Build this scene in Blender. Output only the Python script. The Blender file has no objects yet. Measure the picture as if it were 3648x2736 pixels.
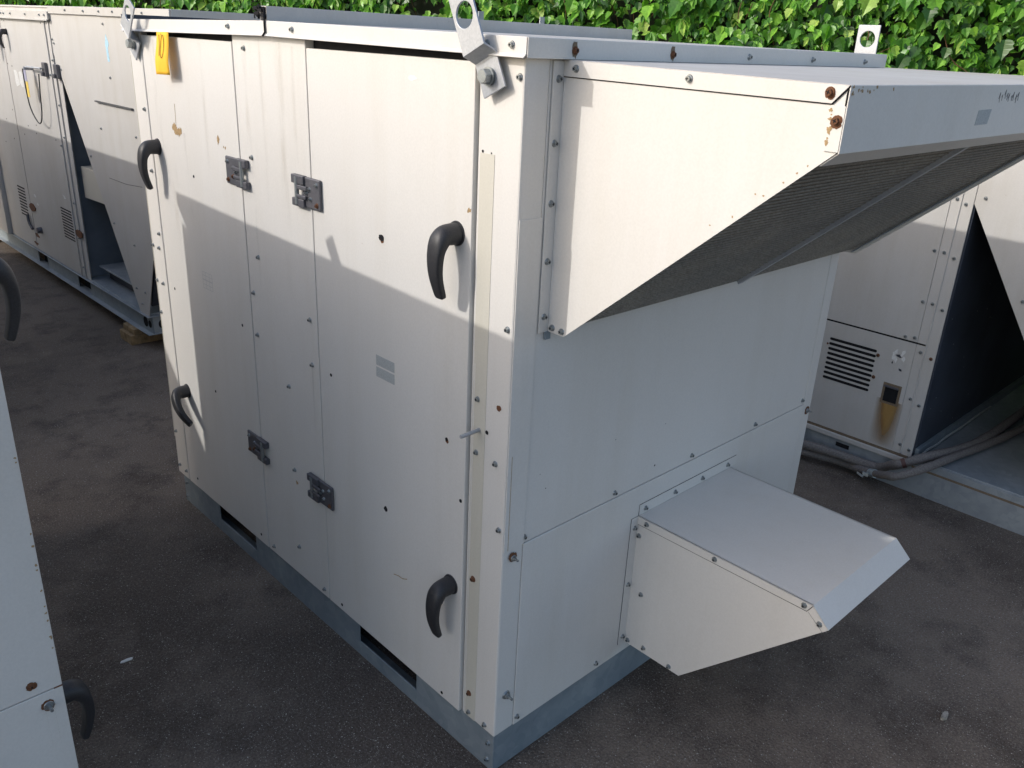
import bpy, bmesh, math, random
from mathutils import Matrix, Vector, noise as mnoise
import numpy as np

# ------------------------------------------------------------------ camera, sky, sun, exposure
scene = bpy.context.scene
scene.render.resolution_x, scene.render.resolution_y = 1024, 768
cam_data = bpy.data.cameras.new('camera')
cam = bpy.data.objects.new('camera', cam_data)
scene.collection.objects.link(cam)
cam_data.sensor_width = 36.0
cam_data.lens = 3021.66 / 3648 * 36.0
cam_data.clip_start, cam_data.clip_end = 0.02, 400
RR = ((0.72267433, -0.68976286, 0.0443735), (-0.23120405, -0.30173804, -0.9249318), (0.65137278, 0.65816514, -0.3775343))
right, down, fwd = [Vector(r) for r in RR]
m = Matrix.Identity(4)
for i in range(3):
    m[i][0], m[i][1], m[i][2] = right[i], -down[i], -fwd[i]
m.translation = Vector((-1.04923, -1.06440, 1.59821))
cam.matrix_world = m
scene.camera = cam

SUN_TRAVEL = Vector((1.0, -0.527, -0.655)).normalized()
sun_elev = math.asin(-SUN_TRAVEL.z)
to_sun = -SUN_TRAVEL
world = bpy.data.worlds.new('World'); scene.world = world; world.use_nodes = True
wn = world.node_tree.nodes; wl = world.node_tree.links
sky = wn.new('ShaderNodeTexSky'); sky.sky_type = 'NISHITA'; sky.sun_disc = False
sky.sun_elevation = sun_elev
sky.sun_rotation = math.atan2(to_sun.x, to_sun.y)
sky.air_density = 1.0; sky.dust_density = 2.6; sky.ozone_density = 1.0
wl.new(sky.outputs[0], wn['Background'].inputs[0])
wn['Background'].inputs[1].default_value = 0.15
sd = bpy.data.lights.new('sun', 'SUN'); sd.energy = 1.5; sd.angle = math.radians(0.6); sd.color = (1.0, 0.965, 0.92)
sun = bpy.data.objects.new('sun', sd); scene.collection.objects.link(sun)
sun.rotation_euler = SUN_TRAVEL.to_track_quat('-Z', 'Y').to_euler()
sun.location = (-6, 4, 8)
scene.view_settings.view_transform = 'Standard'; scene.view_settings.look = 'None'
scene.view_settings.exposure = 0.58; scene.view_settings.gamma = 1.0

random.seed(7)
C = scene.collection

# ------------------------------------------------------------------ materials
def mat(name):
    mm = bpy.data.materials.new(name); mm.use_nodes = True
    return mm, mm.node_tree.nodes, mm.node_tree.links, mm.node_tree.nodes['Principled BSDF']
def noise_node(n, l, scale, detail=4, rough=.55, co=None, stretch=None, kind='Object'):
    t = n.new('ShaderNodeTexCoord') if co is None else None
    src = t.outputs[kind] if co is None else co
    if stretch:
        mp = n.new('ShaderNodeMapping'); mp.inputs['Scale'].default_value = stretch
        l.new(src, mp.inputs['Vector']); src = mp.outputs[0]
    x = n.new('ShaderNodeTexNoise'); x.inputs['Scale'].default_value = scale
    x.inputs['Detail'].default_value = detail; x.inputs['Roughness'].default_value = rough
    l.new(src, x.inputs['Vector'])
    return x
def ramp(n, l, src, stops):
    r = n.new('ShaderNodeValToRGB'); e = r.color_ramp.elements
    while len(e) < len(stops): e.new(0.5)
    for k, (p, c) in enumerate(stops):
        e[k].position = p; e[k].color = (*c, 1) if len(c) == 3 else c
    l.new(src, r.inputs[0]); return r
def mixc(n, l, fac, a, b, mode='MIX'):
    x = n.new('ShaderNodeMix'); x.data_type = 'RGBA'; x.blend_type = mode
    for s, v in ((x.inputs[0], fac), (x.inputs[6], a), (x.inputs[7], b)):
        if hasattr(v, 'links'): l.new(v, s)
        elif isinstance(v, (int, float)): s.default_value = v
        else: s.default_value = (*v, 1)
    return x.outputs[2]
def bump(n, l, src, strength, dist, b):
    x = n.new('ShaderNodeBump'); x.inputs['Strength'].default_value = strength; x.inputs['Distance'].default_value = dist
    l.new(src, x.inputs['Height']); l.new(x.outputs[0], b.inputs['Normal']); return x

def paint_mat(name, base, dark, grime=.5, rough=.5):
    mm, n, l, b = mat(name)
    big = noise_node(n, l, 2.2, 5, .6)
    streak = noise_node(n, l, 3.0, 6, .7, stretch=(3, 3, .25))
    fine = noise_node(n, l, 230, 2, .5)
    spots = noise_node(n, l, 70, 3, .6)
    r1 = ramp(n, l, big.outputs[0], [(.35, base), (.72, dark)])
    r2 = ramp(n, l, streak.outputs[0], [(.48, (1, 1, 1)), (.95, (1 - .16 * grime, 1 - .19 * grime, 1 - .26 * grime))])
    c = mixc(n, l, 1.0, r1.outputs[0], r2.outputs[0], 'MULTIPLY')
    r3 = ramp(n, l, fine.outputs[0], [(.3, (.95, .95, .95)), (.7, (1.0, 1.0, 1.0))])
    c = mixc(n, l, 1.0, c, r3.outputs[0], 'MULTIPLY')
    r4 = ramp(n, l, spots.outputs[0], [(.755, (1, 1, 1)), (.785, (.50, .40, .30))])
    c = mixc(n, l, .55 * grime, c, mixc(n, l, 1.0, c, r4.outputs[0], 'MULTIPLY'))
    l.new(c, b.inputs['Base Color'])
    rr = ramp(n, l, big.outputs[0], [(.3, (rough - .06,) * 3), (.7, (rough + .1,) * 3)])
    l.new(rr.outputs[0], b.inputs['Roughness'])
    b.inputs['Specular IOR Level'].default_value = .22
    add = n.new('ShaderNodeMath'); add.operation = 'MULTIPLY_ADD'
    wave = noise_node(n, l, 3.0, 2, .5)
    l.new(wave.outputs[0], add.inputs[0]); add.inputs[1].default_value = 4.0; l.new(fine.outputs[0], add.inputs[2])
    bump(n, l, add.outputs[0], .12, .0012, b)
    return mm
PAINT = paint_mat('cream_paint', (.695, .675, .640), (.655, .632, .592), .45)
PAINT_OLD = paint_mat('weathered_cream_paint', (.585, .57, .545), (.53, .51, .475), .8, .55)
ROOFP = paint_mat('roof_paint', (.60, .575, .54), (.50, .475, .45), 1.0, .5)
BEIGE = paint_mat('beige_seal', (.60, .575, .50), (.57, .545, .47), .6, .7)

def metal_mat(name, c1, c2, metallic, rough, scale=45, bstr=.1, voro=True):
    mm, n, l, b = mat(name)
    if voro:
        t = n.new('ShaderNodeTexCoord'); v = n.new('ShaderNodeTexVoronoi'); v.inputs['Scale'].default_value = scale
        l.new(t.outputs['Object'], v.inputs['Vector']); sep = n.new('ShaderNodeSeparateColor'); l.new(v.outputs['Color'], sep.inputs[0]); src = sep.outputs[0]
    else: src = noise_node(n, l, scale, 4, .6).outputs[0]
    big = noise_node(n, l, 5, 4, .65)
    r = ramp(n, l, src, [(0, c1), (1, c2)])
    r2 = ramp(n, l, big.outputs[0], [(.3, (.75, .77, .8)), (.7, (1.1, 1.08, 1.05))])
    c = mixc(n, l, 1.0, r.outputs[0], r2.outputs[0], 'MULTIPLY')
    l.new(c, b.inputs['Base Color'])
    b.inputs['Metallic'].default_value = metallic
    rr = ramp(n, l, big.outputs[0], [(.3, (rough - .08,) * 3), (.7, (rough + .12,) * 3)])
    l.new(rr.outputs[0], b.inputs['Roughness'])
    bump(n, l, big.outputs[0], bstr, .002, b)
    return mm
GALV = metal_mat('galvanised_steel', (.33, .37, .40), (.39, .43, .46), .3, .5)
GALV_DK = metal_mat('dull_galvanised_steel', (.215, .26, .29), (.265, .305, .335), .15, .55)
ZINC = metal_mat('zinc_plate', (.40, .42, .45), (.46, .48, .51), .35, .42, 300)
STEEL = metal_mat('screw_steel', (.30, .33, .34), (.40, .42, .42), .75, .38, 400)
HINGE = metal_mat('hinge_metal', (.115, .115, .13), (.135, .135, .15), .4, .42, 200)
RUST = metal_mat('rust', (.085, .035, .018), (.22, .095, .042), .0, .9, 300, .5, False)
MESHM = metal_mat('filter_wire', (.25, .225, .19), (.36, .33, .285), .1, .6, 200)

def plain(name, col, rough=.5, spec=.5, metallic=0, nscale=60, namt=.15):
    mm, n, l, b = mat(name)
    x = noise_node(n, l, nscale, 4, .6)
    lo = tuple(c * (1 - namt) for c in col); hi = tuple(min(1, c * (1 + namt)) for c in col)
    r = ramp(n, l, x.outputs[0], [(.3, lo), (.7, hi)])
    l.new(r.outputs[0], b.inputs['Base Color']); b.inputs['Roughness'].default_value = rough
    b.inputs['Specular IOR Level'].default_value = spec; b.inputs['Metallic'].default_value = metallic
    bump(n, l, x.outputs[0], .1, .0006, b)
    return mm
GRIME = plain('brown_grime', (.20, .155, .11), .9, .1, 0, 200, .3)
BLACKP = plain('black_plastic', (.024, .024, .027), .5, .5, 0, 350, .3)
DARK = plain('dark_recess', (.02, .02, .022), .9, .1)
SHELL = plain('dark_inner_shell', (.03, .03, .033), .9, .1)
INNER = plain('inner_shell', (.05, .055, .07), .7, .3)
GALV_SHADE = plain('galv_deep_shade', (.055, .065, .085), .6, .3, 0, 4, .25)  # galvanised wall inside the opening; its deep shade is put into the colour
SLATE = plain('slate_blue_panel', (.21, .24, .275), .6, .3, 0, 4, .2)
FILTER = plain('filter_felt', (.030, .026, .021), .95, .1, 0, 300, .3)
ORANGE = plain('orange_paper', (.90, .50, .035), .7, .3, 0, 30, .04)
INK = plain('dark_ink', (.05, .03, .03), .8, .1)
GREYINK = plain('worn_pencil', (.12, .12, .12), .9, .1)
STICK = plain('grey_label_residue', (.40, .42, .42), .7, .3, 0, 500, .22)
STICKF = plain('faint_label_outline', (.45, .45, .45), .7, .3, 0, 500, .15)
WHITEP = plain('torn_white_label', (.72, .72, .70), .5, .4, 0, 120, .12)
BLUEP = plain('pale_blue_paper', (.40, .62, .74), .6, .3, 0, 90, .2)
YELLOW = plain('yellow_film', (.85, .62, .12), .5)
LILAC = plain('grey_blue_film', (.42, .42, .55), .4)
FOAM = plain('grey_foam_sleeve', (.19, .175, .165), .9, .15, 0, 180, .3)
TAPE = plain('brown_tape', (.10, .045, .035), .5)
GAFFER = plain('grey_tape', (.17, .16, .145), .6)
COPPER = plain('bright_spring', (.55, .62, .65), .35, .5, .7)
WOOD = plain('pallet_wood', (.30, .215, .12), .8, .2, 0, 25, .4)
CHIP = plain('bare_primer', (.36, .25, .13), .8, .2, 0, 200, .35)
CRUD = plain('dried_sealant', (.42, .44, .42), .8, .2, 0, 200, .3)
STONE = plain('pale_grit', (.34, .32, .28), .9, .2, 0, 50, .5)
TWIG = plain('vine_stem', (.13, .075, .04), .8, .2)

def rust_streak_mat():
    mm, n, l, b = mat('rust_streak')
    t = n.new('ShaderNodeTexCoord')
    g = noise_node(n, l, 9, 3, .6, stretch=(3, 3, .5))
    r = ramp(n, l, g.outputs[0], [(.3, (.26, .125, .025)), (.7, (.36, .22, .07))])
    l.new(r.outputs[0], b.inputs['Base Color']); b.inputs['Roughness'].default_value = .8
    # soft stain outline: generated coords, fading at its sides and lower end
    sep = n.new('ShaderNodeSeparateXYZ'); l.new(t.outputs['Generated'], sep.inputs[0])
    def mth(op, a, c=None, d=None):
        x = n.new('ShaderNodeMath'); x.operation = op
        for k, v in enumerate((a, c, d)):
            if v is None: continue
            if hasattr(v, 'links'): l.new(v, x.inputs[k])
            else: x.inputs[k].default_value = v
        return x.outputs[0]
    u = mth('ABSOLUTE', mth('SUBTRACT', sep.outputs[1], .5))
    side = mth('SUBTRACT', 1.0, mth('MULTIPLY', u, 2.0))
    v = mth('MULTIPLY', side, mth('POWER', sep.outputs[2], .6))
    a = mth('MULTIPLY', v, mth('ADD', g.outputs[0], 1.0))
    tr = n.new('ShaderNodeBsdfTransparent'); mx = n.new('ShaderNodeMixShader')
    out = n['Material Output']
    l.new(a, mx.inputs[0]); l.new(tr.outputs[0], mx.inputs[1]); l.new(b.outputs[0], mx.inputs[2]); l.new(mx.outputs[0], out.inputs[0])
    return mm
STREAK = rust_streak_mat()
DRIP = STREAK.copy(); DRIP.name = 'tan_drip'
for nd in DRIP.node_tree.nodes:
    if nd.type == 'VALTORGB':
        nd.color_ramp.elements[0].color = (.50, .43, .31, 1); nd.color_ramp.elements[1].color = (.56, .50, .40, 1)
    if nd.type == 'MATH' and nd.operation == 'ADD': nd.inputs[1].default_value = -.43

def asphalt_mat():
    mm, n, l, b = mat('asphalt')
    t = n.new('ShaderNodeTexCoord'); co = t.outputs['Object']
    big = noise_node(n, l, .9, 5, .6, co); mid = noise_node(n, l, 4.5, 6, .7, co); fine = noise_node(n, l, 160, 3, .6, co)
    base = ramp(n, l, fine.outputs[0], [(.3, (.060, .047, .038)), (.7, (.130, .106, .088))])
    sand = ramp(n, l, fine.outputs[0], [(.3, (.19, .150, .118)), (.7, (.33, .27, .22))])
    add = n.new('ShaderNodeMath'); add.operation = 'MULTIPLY_ADD'
    l.new(mid.outputs[0], add.inputs[0]); add.inputs[1].default_value = .55; l.new(big.outputs[0], add.inputs[2])
    f = ramp(n, l, add.outputs[0], [(.72, (0, 0, 0)), (.92, (1, 1, 1))])
    prev = f.outputs[0]
    for cx, cy, rad in ((.02, 2.45, 1.5), (.12, 1.75, .45), (-.02, 1.02, .30), (1.35, -.62, .42), (2.4, -.9, .8), (.05, 4.2, 1.3)):
        vm = n.new('ShaderNodeVectorMath'); vm.operation = 'DISTANCE'; vm.inputs[1].default_value = (cx, cy, 0); l.new(co, vm.inputs[0])
        mr = n.new('ShaderNodeMapRange'); l.new(vm.outputs['Value'], mr.inputs[0]); mr.inputs[1].default_value = rad; mr.inputs[2].default_value = rad * .15; mr.inputs[3].default_value = 0; mr.inputs[4].default_value = 1
        k1 = ramp(n, l, mid.outputs[0], [(.30, (0, 0, 0)), (.52, (1, 1, 1))])
        k = n.new('ShaderNodeMath'); k.operation = 'MULTIPLY'; l.new(mr.outputs[0], k.inputs[0]); l.new(k1.outputs[0], k.inputs[1])
        ad = n.new('ShaderNodeMath'); ad.operation = 'MAXIMUM'; l.new(prev, ad.inputs[0]); l.new(k.outputs[0], ad.inputs[1]); prev = ad.outputs[0]
    fm = n.new('ShaderNodeMath'); fm.operation = 'MULTIPLY'; l.new(prev, fm.inputs[0]); fm.inputs[1].default_value = .55
    c = mixc(n, l, fm.outputs[0], base.outputs[0], sand.outputs[0])
    dk = ramp(n, l, mid.outputs[0], [(.3, (.82, .82, .83)), (.5, (1, 1, 1))])
    c = mixc(n, l, 1.0, c, dk.outputs[0], 'MULTIPLY')
    for sc, th, col in ((230, .26, (.42, .40, .35)), (110, .17, (.50, .48, .43)), (420, .34, (.30, .27, .23))):
        v = n.new('ShaderNodeTexVoronoi'); v.inputs['Scale'].default_value = sc; l.new(co, v.inputs['Vector'])
        sep = n.new('ShaderNodeSeparateColor'); l.new(v.outputs['Color'], sep.inputs[0])
        near = n.new('ShaderNodeMath'); near.operation = 'LESS_THAN'; l.new(v.outputs['Distance'], near.inputs[0]); near.inputs[1].default_value = th
        pick = n.new('ShaderNodeMath'); pick.operation = 'LESS_THAN'; l.new(sep.outputs[0], pick.inputs[0]); pick.inputs[1].default_value = .27
        mu = n.new('ShaderNodeMath'); mu.operation = 'MULTIPLY'; l.new(near.outputs[0], mu.inputs[0]); l.new(pick.outputs[0], mu.inputs[1])
        tint = ramp(n, l, sep.outputs[1], [(0, tuple(x * .45 for x in col)), (1, col)])
        c = mixc(n, l, mu.outputs[0], c, tint.outputs[0])
    l.new(c, b.inputs['Base Color']); b.inputs['Roughness'].default_value = .85; b.inputs['Specular IOR Level'].default_value = .25
    v = n.new('ShaderNodeTexVoronoi'); v.inputs['Scale'].default_value = 150; l.new(co, v.inputs['Vector'])
    bump(n, l, v.outputs['Distance'], .5, .004, b)
    return mm
ASPHALT = asphalt_mat()

def leaf_mat():
    mm, n, l, b = mat('vine_leaf')
    g = n.new('ShaderNodeNewGeometry')
    r = ramp(n, l, g.outputs['Random Per Island'], [(0, (.030, .095, .020)), (.3, (.085, .25, .034)), (.65, (.16, .41, .045)), (.9, (.25, .52, .06)), (1, (.38, .55, .12))])
    x = noise_node(n, l, 45, 3, .6); r2 = ramp(n, l, x.outputs[0], [(.3, (.75, .75, .75)), (.7, (1.15, 1.12, 1.1))])
    c = mixc(n, l, 1.0, r.outputs[0], r2.outputs[0], 'MULTIPLY')
    l.new(c, b.inputs['Base Color']); b.inputs['Roughness'].default_value = .38; b.inputs['Specular IOR Level'].default_value = .5
    tr = n.new('ShaderNodeBsdfTranslucent'); l.new(mixc(n, l, 1.0, c, (1.3, 1.5, .5), 'MULTIPLY'), tr.inputs[0])
    mx = n.new('ShaderNodeMixShader'); mx.inputs[0].default_value = .28
    l.new(b.outputs[0], mx.inputs[1]); l.new(tr.outputs[0], mx.inputs[2]); l.new(mx.outputs[0], n['Material Output'].inputs[0])
    return mm
LEAF = leaf_mat()
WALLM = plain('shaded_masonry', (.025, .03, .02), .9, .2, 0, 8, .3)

# ------------------------------------------------------------------ mesh helpers (world coordinates in, parts out)
class MB:
    def __init__(s): s.v = []; s.f = []; s.sm = []
    def add(s, vs, fs, smooth=False):
        o = len(s.v); s.v += [tuple(v) for v in vs]; s.f += [tuple(i + o for i in f) for f in fs]; s.sm += [smooth] * len(fs); return s
    def box(s, a, b):
        (x0, y0, z0), (x1, y1, z1) = a, b
        x0, x1 = min(x0, x1), max(x0, x1); y0, y1 = min(y0, y1), max(y0, y1); z0, z1 = min(z0, z1), max(z0, z1)
        vs = [(x0, y0, z0), (x1, y0, z0), (x1, y1, z0), (x0, y1, z0), (x0, y0, z1), (x1, y0, z1), (x1, y1, z1), (x0, y1, z1)]
        return s.add(vs, [(0, 3, 2, 1), (4, 5, 6, 7), (0, 1, 5, 4), (1, 2, 6, 5), (2, 3, 7, 6), (3, 0, 4, 7)])
    def prism(s, pts, axis, a, b):
        """polygon pts (2-D, in the two remaining axes in order) extruded along axis from a to b"""
        def mk(p, t):
            q = list(p); q.insert(axis, t); return tuple(q)
        n = len(pts)
        # orientation
        area = sum(pts[i][0] * pts[(i + 1) % n][1] - pts[(i + 1) % n][0] * pts[i][1] for i in range(n))
        p = list(pts) if (area > 0) != (axis == 1) else list(pts)[::-1]
        if a > b: a, b = b, a
        vs = [mk(q, a) for q in p] + [mk(q, b) for q in p]
        fs = [tuple(range(n))[::-1], tuple(range(n, 2 * n))] + [(i, (i + 1) % n, n + (i + 1) % n, n + i) for i in range(n)]
        return s.add(vs, fs)
    def obox(s, c, ux, uy, uz, hx, hy, hz):
        c, ux, uy, uz = Vector(c), Vector(ux), Vector(uy), Vector(uz)
        vs = [c + ux * (hx * i) + uy * (hy * j) + uz * (hz * k) for i, j, k in
              ((-1, -1, -1), (1, -1, -1), (1, 1, -1), (-1, 1, -1), (-1, -1, 1), (1, -1, 1), (1, 1, 1), (-1, 1, 1))]
        return s.add(vs, [(0, 3, 2, 1), (4, 5, 6, 7), (0, 1, 5, 4), (1, 2, 6, 5), (2, 3, 7, 6), (3, 0, 4, 7)])
    def cyl(s, p, q, r0, r1=None, n=16, smooth=True):
        p, q = Vector(p), Vector(q); r1 = r0 if r1 is None else r1
        d = (q - p).normalized(); a = d.orthogonal().normalized(); b = d.cross(a)
        ring = lambda c, r: [c + (a * math.cos(2 * math.pi * k / n) + b * math.sin(2 * math.pi * k / n)) * r for k in range(n)]
        s.add(ring(p, r0) + ring(q, r1), [(k, (k + 1) % n, n + (k + 1) % n, n + k) for k in range(n)], smooth)
        s.add(ring(p, r0), [tuple(range(n))[::-1]]); s.add(ring(q, r1), [tuple(range(n))]); return s
    def tube(s, pts, r, n=8, cap=True):
        pts = [Vector(p) for p in pts]; rings = []; prev = None
        for i, p in enumerate(pts):
            d = (pts[min(i + 1, len(pts) - 1)] - pts[max(i - 1, 0)]).normalized()
            a = (prev - d * prev.dot(d)).normalized() if prev else d.orthogonal().normalized(); prev = a
            b = d.cross(a); rr = r(i / (len(pts) - 1)) if callable(r) else r
            rings.append([p + (a * math.cos(2 * math.pi * k / n) + b * math.sin(2 * math.pi * k / n)) * rr for k in range(n)])
        vs = [v for g in rings for v in g]
        fs = [(i * n + k, i * n + (k + 1) % n, (i + 1) * n + (k + 1) % n, (i + 1) * n + k) for i in range(len(rings) - 1) for k in range(n)]
        s.add(vs, fs, True)
        if cap: s.add(rings[0], [tuple(range(n))[::-1]]); s.add(rings[-1], [tuple(range(n))])
        return s
    def mesh(s, name, mats, origin=(0, 0, 0)):
        me = bpy.data.meshes.new(name); o = Vector(origin)
        me.from_pydata([Vector(v) - o for v in s.v], [], s.f)
        me.polygons.foreach_set('use_smooth', s.sm)
        for mm in (mats if isinstance(mats, (list, tuple)) else [mats]): me.materials.append(mm)
        me.update(); return me
    def build(s, name, material, parent=None, bevel=0, origin=None):
        """one mesh object; its origin is its top-level thing's base"""
        base = Vector(origin) if origin is not None else (top_loc(parent) if parent else Vector((0, 0, 0)))
        ob = bpy.data.objects.new(name, s.mesh(name, material, base)); C.objects.link(ob)
        if parent: ob.parent = parent
        else: ob.location = base
        if bevel:
            bv = ob.modifiers.new('edge', 'BEVEL'); bv.width = bevel; bv.segments = 2; bv.limit_method = 'ANGLE'; bv.angle_limit = math.radians(40)
            bv.harden_normals = False
        return ob
def top_loc(o):
    while o.parent: o = o.parent
    return o.location.copy()
def tag(o, label=None, cat=None, group=None, kind=None):
    for k, v in (('label', label), ('category', cat), ('group', group), ('kind', kind)):
        if v: o[k] = v
    return o
def thing(name, loc, label, cat, group=None):
    o = bpy.data.objects.new(name, None); C.objects.link(o); o.location = loc; o.empty_display_size = .1
    return tag(o, label, cat, group)
def bez(pts, k=8):
    """Catmull-Rom through pts"""
    P = [Vector(p) for p in pts]; out = []
    for i in range(len(P) - 1):
        a, b, c, d = P[max(i - 1, 0)], P[i], P[i + 1], P[min(i + 2, len(P) - 1)]
        for t in range(k):
            t /= k
            out.append(.5 * ((2 * b) + (c - a) * t + (2 * a - 5 * b + 4 * c - d) * t * t + (3 * b - a - 3 * c + d) * t ** 3))
    out.append(P[-1]); return out

# screws: one shared mesh per kind, copied
def screw_mesh(name, r=.0068, m1=None, m2=None):
    b = MB(); b.cyl((0, 0, 0), (0, 0, .0018), r, r * .86, 18)
    b.cyl((0, 0, .0018), (0, 0, .0062), r * .68, r * .62, 6, False)
    k = len(b.f)
    for a in (0, math.pi / 2):
        b.obox((0, 0, .0063), (math.cos(a), math.sin(a), 0), (-math.sin(a), math.cos(a), 0), (0, 0, 1), r * .38, r * .09, .0004)
    me = b.mesh(name, [m1 or STEEL, DARK])
    for i, p in enumerate(me.polygons): p.material_index = 1 if i >= k else 0
    return me
SCREW = screw_mesh('screw')
RSCREW = screw_mesh('rusty_screw', .0075, RUST)
def irregular(r, n, amp, seed, sx=1, sy=1):
    rnd = random.Random(seed)
    return [(sx * r * (1 + amp * (rnd.random() - .5) * 2) * math.cos(2 * math.pi * k / n), sy * r * (1 + amp * (rnd.random() - .5) * 2) * math.sin(2 * math.pi * k / n)) for k in range(n)]
def disc_mesh(name, r, material, seed=1, amp=.0, n=16, sx=1, sy=1, t=.0005):
    b = MB(); b.prism(irregular(r, n, amp, seed, sx, sy), 2, 0, t); return b.mesh(name, material)
HOLE = disc_mesh('screw_hole', .0045, DARK, 1, .12)
RING = disc_mesh('rust_ring', .0074, RUST, 3, .22, 20)
CHIPS = [disc_mesh('paint_chip', .008, CHIP, s, .5, 14, 1, 1.4) for s in range(5)]
def stud_mesh():
    b = MB(); b.cyl((0, 0, 0), (0, 0, .003), .013, .011, 18); b.cyl((0, 0, .003), (0, 0, .010), .008, .0075, 6, False); b.cyl((0, 0, .01), (0, 0, .024), .0042, .0038, 10)
    return b.mesh('stud', STEEL)
STUD = stud_mesh()
ROT = {'-x': Matrix.Rotation(-math.pi / 2, 4, 'Y'), '+x': Matrix.Rotation(math.pi / 2, 4, 'Y'), '-y': Matrix.Rotation(math.pi / 2, 4, 'X'), '+z': Matrix.Identity(4), '-z': Matrix.Rotation(math.pi, 4, 'X')}
def put(me, name, pos, face, parent, spin=None, sc=1):
    o = bpy.data.objects.new(name, me); C.objects.link(o); o.parent = parent
    sp = random.uniform(0, 6.28) if spin is None else spin
    mw = Matrix.Translation(Vector(pos) - top_loc(parent)) @ ROT[face] @ Matrix.Rotation(sp, 4, 'Z') @ Matrix.Diagonal((sc, sc, sc, 1))
    o.matrix_local = mw
    return o
def screws(parent, face, level, pts, me=None, name='screw'):
    for a, z in pts:
        a += random.uniform(-.0008, .0008); z += random.uniform(-.0008, .0008)
        lv = level(a) if callable(level) else level
        pos = (lv, a, z) if face in ('-x', '+x') else (a, lv, z)
        put(me or SCREW, name, pos, face, parent)

# door handle (curved black lever on a round shaft); built facing -x, wall point at origin
def handle_mesh():
    b = MB()
    prof = [(0, 0, .0215, .0215, 0), (.012, 0, .0215, .0215, 0), (.026, 0, .0210, .0215, 0), (.034, -.001, .0205, .0218, .4), (.043, -.010, .0175, .0220, .9), (.0495, -.026, .0125, .0210, 1.25),
            (.052, -.046, .0108, .0182, 1.50), (.0525, -.072, .0098, .0165, 1.60), (.050, -.098, .0088, .0150, 1.70), (.0445, -.122, .0080, .0138, 1.80), (.038, -.146, .0074, .0128, 1.88), (.0370, -.1485, .0060, .0115, 1.9)]
    prof = [(p, z if z > -.02 else -.02 + (z + .02) * .78, th, w, ang) for p, z, th, w, ang in prof]
    n = 16; rings = []
    for p, z, th, w, ang in prof:
        # path direction angle: 0 = outward (-x), pi/2 = down
        nx, nz = math.sin(ang), math.cos(ang)      # across-thickness direction in (out, up)
        g = []
        for k in range(n):
            t = 2 * math.pi * k / n; ct, st = math.cos(t), math.sin(t)
            e = .5 if ang > 1.3 else (.75 if ang > .6 else 1.0)
            cx = math.copysign(abs(ct) ** e, ct) * w; cn = math.copysign(abs(st) ** e, st) * th
            g.append((-(p + nx * cn), cx, z + nz * cn))
        rings.append(g)
    vs = [v for g in rings for v in g]
    fs = [(i * n + k, (i + 1) * n + k, (i + 1) * n + (k + 1) % n, i * n + (k + 1) % n) for i in range(len(rings) - 1) for k in range(n)]
    b.add(vs, fs, True); b.add(rings[-1], [tuple(range(n))]); b.add(rings[0], [tuple(range(n))[::-1]])
    b.cyl((0, 0, 0), (-.003, 0, 0), .0245, .0235, 20)
    me = b.mesh('handle', BLACKP)
    bm = bmesh.new(); bm.from_mesh(me); bmesh.ops.recalc_face_normals(bm, faces=bm.faces); bm.to_mesh(me); bm.free()
    return me
HANDLE = handle_mesh()
def add_handle(parent, pos, mirror=False, lean=0):
    o = bpy.data.objects.new('handle', HANDLE); C.objects.link(o); o.parent = parent
    mm = Matrix.Translation(Vector(pos) - top_loc(parent)) @ (Matrix.Rotation(math.pi, 4, 'Z') if mirror else Matrix.Identity(4)) @ Matrix.Rotation(lean, 4, 'X')
    o.matrix_local = mm; s = o.modifiers.new('smooth', 'SUBSURF'); s.levels = 1; s.render_levels = 2
    return o

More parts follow.
